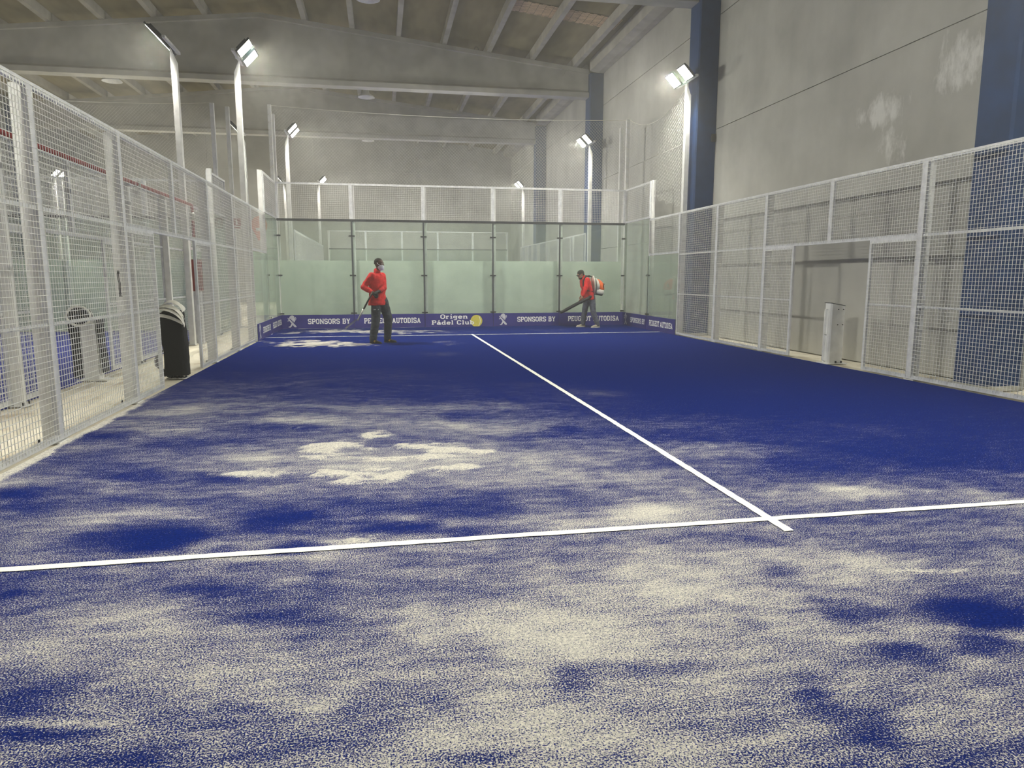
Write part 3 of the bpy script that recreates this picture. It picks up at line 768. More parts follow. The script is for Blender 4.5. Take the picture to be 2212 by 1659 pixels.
def text_quads(txt, width, height, th=1.25):
    q = []; x = 0.0
    def seg(a, b_, th_, e0, e1):
        a = np.array(a, float); b_ = np.array(b_, float); d = b_ - a; L = np.hypot(*d)
        if L < 1e-6: return
        d /= L; n = np.array([-d[1], d[0]]) * th_ / 2
        a = a - d * e0; b_ = b_ + d * e1
        q.append([a - n, b_ - n, b_ + n, a + n])
    for ch in txt:
        wd, strokes, serifs = FONT[ch]
        for st in strokes:
            for i in range(len(st) - 1):
                seg((st[i][0] + x, st[i][1]), (st[i + 1][0] + x, st[i + 1][1]), th, th * .28 if i else 0, th * .28 if i < len(st) - 2 else 0)
        for sx, sy, hl in serifs: seg((x + sx - hl, sy), (x + sx + hl, sy), 1.0, 0, 0)
        x += wd + .55
    sx = width / (x - .55); sy = height / 7.0
    return [[(p[0] * sx, p[1] * sy) for p in quad] for quad in q]
def flat(polys, O, R, U, N, off):
    m_ = MB(); O = Vector(O); R = Vector(R); U = Vector(U); N = Vector(N)
    for i, poly in enumerate(polys):
        P = [O + R * x + U * y + N * (off + i * 1e-5) for x, y in poly]
        m_.add(P, [tuple(range(len(P)))])
    return m_
LION = [[(-.5, .30), (-.46, .38), (.50, -.42), (.47, -.52), (.25, -.50)],            # long blade
        [(-.34, .34), (-.20, .52), (.06, .60), (.26, .50), (.36, .28), (.30, .02), (.20, -.08), (.16, .12), (.06, .0), (.0, .2), (-.12, .12), (-.08, .32), (-.22, .24)],   # head and mane
        [(-.52, .10), (-.30, .16), (-.12, .06), (-.18, .0), (-.32, .08), (-.5, .02)],    # paw
        [(-.02, -.10), (.14, -.16), (-.06, -.44), (-.20, -.54), (-.42, -.52), (-.40, -.46), (-.24, -.42)],   # leg
        [(.34, .36), (.44, .44), (.50, .30), (.44, .14), (.36, .12), (.44, .28)]]        # tail
def disc(r, n=28, c=(0, 0)): return [(c[0] + r * math.cos(2 * PI * k / n), c[1] + r * math.sin(2 * PI * k / n)) for k in range(n)]
def banner(P0, R, N, L, content, label):
    """P0 lower left corner at floor seen from the court, R along, N towards the court"""
    P0 = Vector(P0); R = Vector(R); N = Vector(N); U = Vector((0, 0, 1))
    root = thing('banner', label, 'banner', tuple(P0 + R * L / 2), 0, 'blue sponsor banners along the foot of the glass')
    o = root.location
    h = .385
    b_ = MB(o); 
    c = [P0 + R * .006, P0 + R * (L - .006)]
    b_.add([c[0] + N * .002, c[1] + N * .002, c[1] + N * .012, c[0] + N * .012] + [p + U * h for p in (c[0] + N * .002, c[1] + N * .002, c[1] + N * .012, c[0] + N * .012)],
           [(0, 3, 2, 1), (4, 5, 6, 7), (0, 1, 5, 4), (1, 2, 6, 5), (2, 3, 7, 6), (3, 0, 4, 7)])
    b_.build('board', M['banner'], root)
    for item in content:
        if item[0] == 'text':
            _, s, x, z, w_, hh = item
            m_ = flat(text_quads(s, w_, hh), P0 + R * x + U * z, R, U, N, .0135); m_.o = Vector(o); m_.build('lettering', M['ivory'], root)
        elif item[0] == 'lion':
            _, x, z, sc = item
            m_ = flat([[(a * sc * .78, b2 * sc) for a, b2 in p] for p in LION], P0 + R * x + U * z, R, U, N, .0135); m_.o = Vector(o); m_.build('lion_emblem', M['silver'], root)
        elif item[0] == 'ball':
            _, x, z, r = item
            m_ = flat([[(a, max(b2, -z + .004)) for a, b2 in disc(r)]], P0 + R * x + U * z, R, U, N, .0138); m_.o = Vector(o); m_.build('ball_print', M['ball'], root)
            arc = []
            for k in range(9):
                a = -1.0 + 1.9 * k / 8; arc.append((r * (.02 + .62 * math.cos(a)), r * .95 * math.sin(a)))
            qs = []
            for a, b2 in zip(arc[:-1], arc[1:]): qs.append([(a[0] - .007, a[1]), (a[0] + .007, a[1]), (b2[0] + .007, b2[1]), (b2[0] - .007, b2[1])])
            m_ = flat(qs, P0 + R * x + U * z, R, U, N, .0145); m_.o = Vector(o); m_.build('ball_seam', M['ivory'], root)
SB = [('lion', .29, .195, .30), ('text', 'SPONSORS BY', .72, .125, 1.16, .145)]
PA = [('text', 'PEUGEOT AUTODISA', .27, .125, 1.60, .15)]
banner((-5, 19.985, 0), (1, 0, 0), (0, -1, 0), 2, SB, 'blue banner with lion emblem and SPONSORS BY at the back left corner')
banner((-3, 19.985, 0), (1, 0, 0), (0, -1, 0), 2, PA, 'blue banner reading PEUGEOT AUTODISA behind the man with the shovel')
banner((-1, 19.985, 0), (1, 0, 0), (0, -1, 0), 2, [('text', 'Origen', .44, .235, .80, .125), ('text', 'Pádel Club', .19, .065, 1.24, .125), ('ball', 1.50, .165, .175)], 'blue banner reading Origen Pádel Club with a yellow ball')
banner((1, 19.985, 0), (1, 0, 0), (0, -1, 0), 2, SB, 'blue banner with lion emblem and SPONSORS BY right of the ball banner')
banner((3, 19.985, 0), (1, 0, 0), (0, -1, 0), 2, PA, 'blue banner reading PEUGEOT AUTODISA behind the man with the blower')
banner((4.99, 19.97, 0), (0, -1, 0), (-1, 0, 0), 1.96, SB, 'blue banner with lion emblem and SPONSORS BY on the right side glass')
banner((4.99, 18, 0), (0, -1, 0), (-1, 0, 0), 2, [('text', 'PEUGEOT AUTODISA', .24, .125, 1.6, .15)], 'blue banner reading PEUGEOT AUTODISA on the right side glass')
banner((-4.99, 16, 0), (0, 1, 0), (1, 0, 0), 2, SB, 'blue banner with lion emblem and SPONSORS BY on the left side glass')
banner((-4.99, 18, 0), (0, 1, 0), (1, 0, 0), 1.96, PA, 'blue banner reading PEUGEOT AUTODISA on the left side glass')

# ================================================================== FLOODLIGHT POLES
def flood_pole(x, y, inward, label, h=6.0):
    root = thing('floodlight_pole', label, 'floodlight', (x, y, 0), 0, 'floodlight poles with two LED heads')
    s = inward
    m_ = MB()
    P = [(-.055, -.065, 0), (.055, -.065, 0), (.055, .065, 0), (-.055, .065, 0)]
    zt = lambda a: h - .02 if (a * s > 0) else h - .30
    Q = [(a, b, zt(a)) for a, b, c in P]
    m_.add(P + Q, [(3, 2, 1, 0), (4, 5, 6, 7), (0, 1, 5, 4), (1, 2, 6, 5), (2, 3, 7, 6), (3, 0, 4, 7)])
    m_.build('pole', M['white'], root)
    MB().box(-.075, .075, -.12, .12, 0, .015).build('base_plate', M['white'], root)
    MB().bar((s * .03, -.55, h + .04), (s * .03, .55, h + .04), .06, .05).build('cross_arm', M['white'], root)
    MB().add([(s * .05, -.06, h - .04), (s * .05, .06, h - .04), (-s * .06, .06, h - .3), (-s * .06, -.06, h - .3)] , [(0, 1, 2, 3)]).add([(s * .05, -.06, h + .04), (s * .05, .06, h + .04), (-s * .02, .06, h + .02), (-s * .02, -.06, h + .02)], [(0, 1, 2, 3)]).build('top_plate', M['white'], root)
    ang = math.radians(46)
    for k, yy in enumerate((-.34, .34)):
        Mx = Matrix.Translation((s * .24, yy, h + .13)) @ Matrix.Rotation(s * ang * -1, 4, 'Y')
        # local: face points to -z, tilted so that it looks inward
        hd = MB().box(-.19, .19, -.22, .22, 0, .035, Mx)
        hd.box(-.15, .15, -.16, .16, .035, .055, Mx)
        for f in range(6): hd.box(-.13, .13, -.14 + f * .05, -.13 + f * .05, .055, .09, Mx)
        H = hd.build('floodlight_head', M['dark'], root)
        MB().add([Mx @ Vector(q) for q in ((-.165, -.195, -.004), (-.165, .195, -.004), (.165, .195, -.004), (.165, -.195, -.004))], [(0, 1, 2, 3)]).build('lens', M['lens'], H)
        ld = bpy.data.lights.new('led_light', 'AREA'); ld.shape = 'RECTANGLE'; ld.size = .33; ld.size_y = .39
        ld.energy = LAMP; ld.color = (1.0, 0.975, 0.86); ld.spread = math.radians(150)
        lo = bpy.data.objects.new('led_light', ld); COL.objects.link(lo); lo.parent = H
        lo.matrix_local = Mx @ Matrix.Translation((0, 0, -.012))
        MB().bar((s * .05, yy, h + .05), (s * .16, yy, h + .16), .05, .012).build('bracket', M['steel'], root)
POLES = [(5.10, 16.0, -1, 'floodlight pole on the right standing before the blue column'),
         (-5.12, 16.0, 1, 'floodlight pole on the left with its lamps turned to the main court'),
         (-6.215, 15.4, -1, 'floodlight pole left of the main court, lamps turned away to the left'),
         (5.12, 24.1, -1, 'floodlight pole on the right just behind the back wall'),
         (-5.12, 24.1, 1, 'floodlight pole on the left just behind the back wall'),
         (5.12, 36.1, -1, 'farthest floodlight pole on the right, small above the back wall'),
         (-5.12, 36.1, 1, 'farthest floodlight pole on the left facing the rear court'),
         (-6.45, 24.1, -1, 'floodlight pole hidden behind the left main court pole'),
         (-6.7, 36.1, -1, 'small far floodlight pole at the back left corner, lamps turned left'),
         (-16.9, 36.1, 1, 'far floodlight pole seen through the left fence'),
         (5.12, 4.0, -1, 'floodlight pole on the right close to the camera'),
         (-5.12, 4.0, 1, 'floodlight pole on the left close to the camera'),
         (-6.38, 4.0, -1, 'floodlight pole of the neighbouring court close to the camera'),]
for a in POLES: flood_pole(*a)

# ================================================================== NEIGHBOURING COURTS
NB = 'mesh panels of the neighbouring court'
segs = [('full', 6, 8, 'white mesh panel of the neighbouring fence behind the left fence, nearest the camera'),
        ('half', 8, 9, 'narrow mesh panel of the neighbouring fence before its net post'),
        ('half', 11, 12, 'narrow mesh panel of the neighbouring fence beyond its net post'),
        ('over', 8, 10, 'low mesh panel above the neighbouring doorway, nearer half'),
        ('over', 10, 12, 'low mesh panel above the neighbouring doorway, farther half'),
        ('full', 12, 14, 'white mesh panel of the neighbouring fence seen through the left doorway'),
        ('full', 14, 16, 'white mesh panel of the neighbouring fence behind the red hose cabinet'),
        ('step', 16, 18, 'small mesh panel above the low glass of the neighbouring court'),
        ('top', 18, 20, 'small mesh panel above the tall glass of the neighbouring court')]
side_fence(-6.32, 1, 'B', segs, NB)
for y, lab in {6: 'white post of the neighbouring fence nearest the camera', 8: 'white post of the neighbouring fence left of its net post', 12: 'white post of the neighbouring fence right of its net post', 14: 'white post of the neighbouring fence before the red pipe'}.items():
    box_post(-6.28, y, 2.97, lab, 'box posts of the neighbouring fence', 'x', 1)
box_post(-6.29, 18, 4.02, 'tall white post between the side glass panels of the neighbouring court', 'tall posts of the side glass', 'x', 1, .10, .10)
NG = 'glass panels of the neighbouring court'
glass_panel(-6.326, -6.314, 16.01, 17.985, 0, 2.0, 'low side glass of the neighbouring court', NG)
glass_panel(-6.326, -6.314, 18.015, 19.99, 0, 3.0, 'tall side glass of the neighbouring court', NG)
for k in range(3):
    x1 = -6.35 - 2 * k
    nm = ['nearest the aisle', 'second from the aisle', 'third from the aisle'][k]
    glass_panel(x1 - 1.985, x1 - .015, 20.0, 20.012, 0, 2.97, 'back glass of the neighbouring court, %s' % nm, NG)
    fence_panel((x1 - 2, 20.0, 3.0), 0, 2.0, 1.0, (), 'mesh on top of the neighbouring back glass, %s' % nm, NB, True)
    box_post(x1 - 2, 20.05, 4.0, 'white post behind the neighbouring back glass, %s' % nm, 'posts of the neighbouring back wall', 'y', 1, .10, .12)
    root = thing('screen_board', 'pale board behind the neighbouring back glass, %s' % nm, 'screen', (x1 - 1, 20.25, 0), 0, 'pale boards of the neighbouring court')
    MB((x1 - 1, 20.25, 0)).box(x1 - 1.997, x1 - .003, 20.235, 20.26, 0, 1.9).build('board', M['screen'], root)
    MB((x1 - 1, 20.25, 0)).box(x1 - 1.997, x1 - .003, 20.262, 20.285, 1.80, 1.88).build('batten', M['galv'], root)
# aisle end: mesh gate that carries the signs
fence_panel((-6.2, 20.3, 0.02), 0, 1.1, 3.3, (1.0, 2.0), 'narrow mesh panel closing the far end of the left aisle', 'mesh panels of the main court')
# rear court: sides and far end
RC = 'mesh panels of the court behind the back glass'
for X, out, side in ((5.0, 1, 'right'), (-5.0, -1, 'left')):
    segs = [('full', 24.2 + 2 * k, 26.2 + 2 * k, '%s mesh panel on the %s side of the court behind the back glass' % (ORD[k], side)) for k in range(6)]
    side_fence(X, out, 'C', segs, RC)
    for k in range(1, 6):
        box_post(X + out * .04, 24.2 + 2 * k, 2.97, '%s post on the %s side of the court behind the back glass' % (ORD[k], side), 'posts of the rear court', 'x', out)
for k in range(5):
    x0 = -5 + 2 * k
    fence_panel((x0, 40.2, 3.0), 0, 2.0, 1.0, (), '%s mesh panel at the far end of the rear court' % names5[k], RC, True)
    glass_panel(x0 + .015, x0 + 1.985, 40.2, 40.212, 0, 2.97, '%s far glass panel of the rear court' % names5[k], 'glass panels of the rear court')
for k in range(6):
    box_post(-5 + 2 * k, 40.25, 4.0, '%s post of the far end of the rear court, counted from the left' % ORD[k], 'posts of the rear court', 'y', 1, .10, .12)

# ================================================================== NET POSTS AND ROLLED NETS
r = thing('net_post', 'white box net post standing in the right doorway', 'net post', (5.16, 9.95, 0))
o = r.location
q = MB(o); c = .025
poly = [(5.03, 9.86 + c), (5.03 + c, 9.86), (5.28, 9.86), (5.28, 10.04), (5.03 + c, 10.04), (5.03, 10.04 - c)]
n = 6; P = [(a, b, 0.015) for a, b in poly] + [(a, b, 1.0 - (a - 5.03) * .18) for a, b in poly]
q.add(P, [tuple(range(n))[::-1], tuple(range(n, 2 * n))] + [(i, (i + 1) % n, (i + 1) % n + n, i + n) for i in range(n)]).build('post_body', M['white'], r)
MB(o).add([(5.025, 9.855, 1.004), (5.285, 9.855, .958), (5.285, 10.045, .958), (5.025, 10.045, 1.004), (5.025, 9.855, 1.012), (5.285, 9.855, .966), (5.285, 10.045, .966), (5.025, 10.045, 1.012)], [(0, 3, 2, 1), (4, 5, 6, 7), (0, 1, 5, 4), (1, 2, 6, 5), (2, 3, 7, 6), (3, 0, 4, 7)]).build('top_cap', M['dark'], r)
MB(o).box(4.98, 5.34, 9.80, 10.10, 0, .015).build('base_plate', M['white'], r)
for bx, bz in ((5.16, .9), (5.25, .9), (5.16, .65), (5.25, .65)): MB(o).tube([(bx, 9.862, bz), (bx, 9.85, bz)], .010, 6).build('bolt', M['bolt'], r)
for bx in (5.15, 5.25): MB(o).tube([(bx, 9.83, .015), (bx, 9.83, .05)], .016, 6).build('bolt', M['bolt'], r)
MB(o).tube([(5.03, 9.95, .90), (4.985, 9.95, .90), (4.98, 9.95, .86), (4.98, 9.95, .06), (5.03, 9.95, .03)], .011, 7).build('net_rod', M['white'], r, True)
MB(o).tube([(5.03, 9.95, .48), (4.98, 9.95, .48)], .009, 6).build('rod_bracket', M['steel'], r)

def rolled_sheet(root, cx, cy, wx, wy, z0, z1, seed):
    rnd = random.Random(seed); o = root.location
    rings = []
    for k in range(15):
        t = k / 14; z = z0 + (z1 - z0) * t
        a = wx / 2 * (1.0 + .05 * math.sin(6 * t + seed) - .06 * t); b = wy / 2 * (1 + .05 * math.cos(5 * t))
        rings.append(((cx + .012 * math.sin(4 * t + 1), cy, z), (a, 0, 0), (0, b, 0)))
    m_ = MB(o).loft(rings, 40, False, 4.0)
    for v in m_.v:
        j = .008 * math.sin(60 * v.x + 9 * v.z) + rnd.uniform(-.005, .005)
        v.x += j; v.y += rnd.uniform(-.008, .008)
    return m_
r = thing('rolled_net', 'black court net gathered upright in the left doorway with white tape on top', 'net', (-5.12, 10.02, 0))
o = r.location
rolled_sheet(r, -5.12, 10.02, .33, .26, .05, .93, 3).build('net_sheet', M['black'], r, True)
MB(o).sphere((-5.12, 10.02, .92), .15, 14, 8, (1.02, .8, .42)).build('net_top', M['black'], r, True)
# trailing black flap on the aisle side and loose hem at the bottom
fl = MB(o)
for k in range(7):
    a = k / 6; fl.chain([(-5.28 - .08 * math.sin(PI * a), 10.0 + .03 * math.cos(9 * a), .10 + .30 * a, .03 * math.sin(PI * a) + .012)], 8)
fl.tube([(-5.28 - .08 * math.sin(PI * k / 6), 10.0, .10 + .30 * k / 6) for k in range(7)], [.012, .03, .04, .045, .04, .03, .01], 8).build('net_flap', M['black'], r, True)
hem = []
for k in range(26):
    a = k / 25; hem.append((-5.28 + .33 * a, 9.885 - .02 * math.sin(9 * a), .075 - .035 * a + .02 * math.sin(PI * a) * -1 + .006 * math.sin(40 * a)))
MB(o).tube(hem, .012, 6).build('net_hem', M['black'], r, True)
def ribbon(pts, wv, th=.004):
    m_ = MB(o); P = []; F = []
    for p in pts:
        p = Vector(p); P += [p - Vector(wv) / 2, p + Vector(wv) / 2]
    for k in range(len(pts) - 1): F.append((2 * k, 2 * k + 1, 2 * k + 3, 2 * k + 2))
    return m_.add(P, F)
for j, (cx, cz, rx, rz, yy, tw, wv) in enumerate([(-5.13, .90, .165, .19, 9.96, .10, (0, .10, .03)), (-5.12, .88, .17, .15, 9.90, -.12, (0, .09, .035)), (-5.10, .86, .165, .11, 9.87, -.22, (0, .05, .04)), (-5.13, .90, .16, .15, 10.07, .12, (0, .10, .02))]):
    pts = [(cx + rx * math.cos(PI - PI * k / 14), yy - .05 * math.sin(PI * k / 14), cz + rz * math.sin(PI * k / 14) + tw * (k / 14 - .5)) for k in range(15)]
    ribbon(pts, wv).build('tape_loop', M['tape'], r, True)
ribbon([(-5.30 + .34 * k / 10, 9.875 - .01 * math.sin(PI * k / 10), .90 - .11 * (k / 10) ** 1.3 + .02 * math.sin(PI * k / 10)) for k in range(11)], (0, .01, .045)).build('tape_loop', M['tape'], r, True)
MB(o).tube([(-4.985, 9.9, .90), (-4.955, 9.9, .88), (-4.935, 9.9, .80), (-4.945, 9.9, .76)], .004, 5).build('loose_cord', M['bolt'], r)
MB(o).box(-5.24, -4.98, 9.92, 10.12, 0.0, .014).build('base_plate', M['white'], r)
for bx in (-5.17, -5.04): MB(o).tube([(bx, 9.935, .014), (bx, 9.935, .045)], .014, 6).build('bolt', M['bolt'], r)
MB(o).box(-5.19, -5.05, 9.96, 10.08, .014, .85).build('inner_post', M['white'], r)

r = thing('net_post', 'white net post with a coiled net on top behind the left fence', 'net post', (-6.22, 10.06, 0))
o = r.location
MB(o).box(-6.31, -6.12, 9.98, 10.14, .012, .80).build('post_body', M['white'], r)
MB(o).box(-6.40, -6.0, 9.92, 10.2, 0, .012).build('base_plate', M['white'], r)
MB(o).sphere((-6.21, 10.06, .80), .095, 12, 8, (1, .9, 1.1)).build('post_top', M['white'], r, True)
for a in range(4):
    MB(o).tube([(-6.30 + .03 * math.cos(k * .35 + a), 9.95 + .004 * a, .90 + .0 * k) if False else (-6.29 + (.15 - .012 * a) * math.cos(2 * PI * k / 24), 9.90 + .05 * a, .90 + (.13 - .012 * a) * math.sin(2 * PI * k / 24)) for k in range(24)], .017, 6, closed=True).build('tape_coil', M['tape'] if a in (0, 3) else M['black'], r, True)
MB(o).sphere((-6.29, 9.98, .90), .125, 14, 8, (1, .5, .85)).build('net_roll', M['black'], r, True)
rolled_sheet(r, -6.40, 10.04, .10, .2, .04, .84, 5).build('net_sheet', M['black'], r, True)
rolled_sheet(r, -6.07, 10.06, .05, .18, .10, .86, 7).build('net_sheet', M['black'], r, True)
cord = [(-6.33 + .03 * k, 9.90 + .012 * math.sin(k * 1.3), .02 + .006 * math.sin(k)) for k in range(16)]
MB(o).tube(cord, .007, 5).build('loose_cord', M['tape'], r)

# ================================================================== FIRE EQUIPMENT AND SIGNS
r = thing('fire_pipe', 'red fire water pipe running along the neighbouring fence and turning down', 'pipe', (-6.2, 15.62, 0))
o = r.location
MB(o).tube([(-6.11, 4.5, 2.93), (-6.11, 15.56, 2.93), (-6.11, 15.62, 2.90), (-6.11, 15.62, 1.80)], .03, 8).build('pipe_run', M['red'], r, True)
for y in (8.2, 12.2): MB(o).box(-6.16, -6.06, y - .015, y + .015, 2.89, 2.97).build('pipe_bracket', M['steel'], r)
MB(o).tube([(-6.11, 15.62, 2.78), (-6.11, 15.62, 2.62)], .05, 8).build('valve', M['steel'], r, True)
r = thing('hose_cabinet', 'red fire hose cabinet on the neighbouring fence behind the left doorway', 'cabinet', (-6.1, 15.9, 1.13))
o = r.location
MB(o).box(-6.25, -6.0, 15.58, 16.2, 1.13, 1.80).build('cabinet_body', M['red'], r)
MB(o).box(-6.0, -5.985, 15.61, 16.17, 1.16, 1.77).build('cabinet_door', M['red'], r)
MB(o).box(-5.985, -5.982, 15.72, 16.06, 1.36, 1.62).build('window_pane', M['tape'], r)
MB(o).box(-5.985, -5.97, 15.65, 15.68, 1.42, 1.50).build('handle', M['steel'], r)
r = thing('cabinet_stand', 'grey steel stand under the red hose cabinet', 'stand', (-6.12, 15.9, 0))
MB((-6.12, 15.9, 0)).box(-6.2, -6.05, 15.6, 15.75, 0, 1.13).build('stand_leg', M['galv'], r)
MB((-6.12, 15.9, 0)).box(-6.2, -6.05, 16.05, 16.2, 0, 1.13).build('stand_leg', M['galv'], r)
# extinguisher sign
r = thing('fire_sign', 'small red sign with a white extinguisher symbol above the left aisle', 'sign', (-6.08, 20.27, 2.74))
o = r.location
MB(o).box(-6.20, -5.97, 20.262, 20.270, 2.73, 3.04).build('sign_plate', M['ivory'], r)
MB(o).box(-6.19, -5.98, 20.258, 20.262, 2.83, 3.03).build('red_field', M['red'], r)
flat([[(-.02, 0), (.02, 0), (.02, .10), (.008, .12), (.008, .145), (-.008, .145), (-.008, .12), (-.02, .10)], [(-.008, .135), (-.045, .115), (-.045, .105), (-.008, .122)]], (-6.085, 20.258, 2.855), (1, 0, 0), (0, 0, 1), (0, -1, 0), .002)
m_ = flat([[(-.024, 0), (.024, 0), (.024, .10), (.009, .12), (.009, .15), (-.009, .15), (-.009, .12), (-.024, .10)], [(-.009, .14), (-.05, .118), (-.05, .106), (-.009, .126)]], (-6.085, 20.258, 2.855), (1, 0, 0), (0, 0, 1), (0, -1, 0), .002); m_.o = Vector(o)
m_.build('extinguisher_symbol', M['ivory'], r)
MB(o).box(-6.18, -5.99, 20.258, 20.262, 2.76, 2.80).build('red_field', M['red'], r)
# orange pin shaped sign
r = thing('pin_sign', 'orange drop shaped sign hanging at the far end of the left aisle', 'sign', (-5.5, 20.27, 2.44))
pts = []
for k in range(22):
    a = math.radians(-35 + 250 * k / 21); pts.append((-5.50 + .215 * math.cos(a), 2.86 + .24 * math.sin(a)))
pts.append((-5.53, 2.42))
MB((-5.5, 20.27, 2.44)).prism(pts, 20.262, 20.272).build('sign_plate', M['pin'], r)
MB((-5.5, 20.27, 2.44)).prism([(-5.60, 2.78), (-5.42, 2.78), (-5.44, 2.70), (-5.58, 2.70)], 20.258, 20.262).build('pale_mark', M['ivory'], r)
# wire hook hanging on the fence
r = thing('wire_hook', 'thin black wire hanger hooked on the left fence mesh', 'hook', (-5.03, 7.62, 1.3))
o = r.location
hk = MB(o)
for dy in (-.018, .018):
    hk.tube([(-4.985, 7.62 + dy + .02, 1.46), (-4.98, 7.62 + dy, 1.49), (-4.98, 7.62 + dy - .02, 1.46), (-4.98, 7.62 + dy - .012, 1.40), (-4.98, 7.62 + dy + .012, 1.36), (-4.98, 7.62 + dy, 1.30), (-4.98, 7.62 + dy, 1.22)], .004, 5)
hk.build('hook_wire', M['bolt'], r)
MB(o).tube([(-4.98, 7.59, 1.30), (-4.98, 7.66, 1.30)], .004, 5).tube([(-4.98, 7.59, 1.25), (-4.98, 7.66, 1.25)], .004, 5).tube([(-4.98, 7.59, 1.22), (-4.98, 7.68, 1.22)], .004, 5).build('hook_grid', M['bolt'], r)
# sand heap by the right wall
hp = MB((5.42, 6.15, 0)); rings = []
for k in range(6):
    t = k / 5; rr = (1 - t) ** .8
    rings.append(((5.42, 6.15, -.005 + .16 * (1 - (1 - t) ** 1.4)), (.24 * rr + .01, 0, 0), (0, .55 * rr + .02, 0)))
hp.loft(rings, 20, True)
for v in hp.v: v.z += random.uniform(-.008, .008); v.x += random.uniform(-.01, .01)
tag(hp.build('sand_heap', M['grit'], None, True), 'small heap of pale sand at the wall behind the right fence', 'sand heap', kind='stuff')

# ================================================================== PEOPLE
def remesh(mb, name, voxel, mat, parent, it=3):
    me = mb.mesh(name + '_raw')
    tmp = bpy.data.objects.new('tmp', me); COL.objects.link(tmp)
    md = tmp.modifiers.new('r', 'REMESH'); md.mode = 'VOXEL'; md.voxel_size = voxel; md.use_smooth_shade = True
    ms = tmp.modifiers.new('s', 'SMOOTH'); ms.iterations = it; ms.factor = .5
    dg = bpy.context.evaluated_depsgraph_get(); dg.update()
    new = bpy.data.meshes.new_from_object(tmp.evaluated_get(dg))
    bpy.data.objects.remove(tmp); bpy.data.meshes.remove(me)
    new.name = name; new.materials.clear(); new.materials.append(mat)
    new.polygons.foreach_set('use_smooth', [True] * len(new.polygons))
    ob = bpy.data.objects.new(name, new); COL.objects.link(ob); ob.parent = parent
    return ob
from mathutils import noise as mnoise
def wrinkle(ob, amp, fz, seed):
    # cloth folds: ridged noise pushed along the normals, stronger near hems and joints
    me = ob.data
    nr = [v.normal.copy() for v in me.vertices]
    for v, n_ in zip(me.vertices, nr):
        p = Vector((v.co.x * 7 + seed, v.co.y * 7, v.co.z * fz))
        q = Vector((v.co.x * 16, v.co.y * 16 + seed, v.co.z * fz * 2.0))
        h = (1 - 2 * abs(mnoise.noise(p))) * .65 + mnoise.noise(q) * .5
        v.co += n_ * (h * amp)
    me.update()
    return ob
def hand(mb, wrist, d, n, curl, thumb=1, k=1.0):
    """d: wrist to knuckles, n: palm normal (towards which the fingers curl)"""
    w0 = Vector(wrist); d = Vector(d).normalized(); n = Vector(n); n = (n - d * n.dot(d)).normalized(); s = d.cross(n) * thumb
    mb.chain([tuple(w0) + (.027 * k,), tuple(w0 + d * .03 * k) + (.028 * k,)], 8)
    for i in range(4):
        off = s * ((1.5 - i) * .0195 * k)
        mb.chain([tuple(w0 + d * .02 * k + off * .8) + (.014 * k,), tuple(w0 + d * .085 * k + off) + (.0115 * k,)], 8)
        p = w0 + d * .088 * k + off; a = 0
        for j, L in enumerate((.040, .026, .020)):
            a += curl[j]; L *= k * (1.0, 1.08, 1.0, .82)[i]
            q = p + (d * math.cos(a) + n * math.sin(a)) * L
            mb.chain([tuple(p) + (.0098 * k,), tuple(q) + (.0088 * k,)], 7); p = q
    p = w0 + d * .025 * k + s * .026 * k
    q = p + (d * .55 + s * .62 + n * .45).normalized() * .045 * k; r_ = q + (d * .8 + s * .0 + n * .75).normalized() * .034 * k
    mb.chain([tuple(p) + (.015 * k,), tuple(q) + (.0115 * k,), tuple(r_) + (.0095 * k,)], 8)
def ring(c, f, rt, rf, rr):
    return (c, Vector(rt) * rr, Vector(f) * rf)
def head(mb, c, f, rt, up, k=1.0):
    """c: centre of the head, f facing, rt right, up"""
    c = Vector(c)
    def E(dz, df, rf, rr): return (c + up * dz * k + f * df * k, rt * rr * k, f * rf * k)
    mb.loft([E(-.125, .045, .022, .020), E(-.115, .040, .042, .036), E(-.09, .026, .068, .052), E(-.055, .012, .083, .063), E(-.015, .002, .093, .071), E(.03, -.004, .099, .076), E(.07, -.006, .093, .073), E(.10, -.008, .072, .058), E(.118, -.01, .04, .034), E(.124, -.01, .012, .01)], 20)
    # nose, brow, lips, ears
    mb.loft([(c + up * .02 * k + f * .088 * k, rt * .008 * k, f * .012 * k), (c - up * .022 * k + f * .103 * k, rt * .016 * k, f * .018 * k), (c - up * .036 * k + f * .092 * k, rt * .014 * k, f * .010 * k)], 8)
    mb.chain([tuple(c + up * .030 * k + f * .084 * k - rt * .045 * k) + (.012 * k,), tuple(c + up * .032 * k + f * .092 * k) + (.011 * k,), tuple(c + up * .030 * k + f * .084 * k + rt * .045 * k) + (.012 * k,)], 8)
    mb.chain([tuple(c - up * .066 * k + f * .082 * k - rt * .018 * k) + (.009 * k,), tuple(c - up * .066 * k + f * .088 * k + rt * .018 * k) + (.009 * k,)], 8)
    for s in (-1, 1):
        mb.loft([(c - up * .034 * k + rt * s * .070 * k - f * .006 * k, f * .008 * k, rt * .006 * k), (c - up * .01 * k + rt * s * .078 * k - f * .010 * k, f * .016 * k, rt * .008 * k), (c + up * .024 * k + rt * s * .080 * k - f * .014 * k, f * .018 * k, rt * .008 * k), (c + up * .038 * k + rt * s * .076 * k - f * .012 * k, f * .008 * k, rt * .006 * k)], 10)
def eyes(parent, o, c, f, rt, up, k=1.0):
    for s in (-1, 1):
        p = Vector(c) + up * .006 * k + f * .080 * k + rt * s * .032 * k
        MB(o).sphere(p, .0125 * k, 10, 7).build('eye', M['tape'], parent, True)
        MB(o).sphere(p + f * .008 * k, .0068 * k, 8, 6).build('pupil', M['bolt'], parent.children[-1] if False else parent, True)

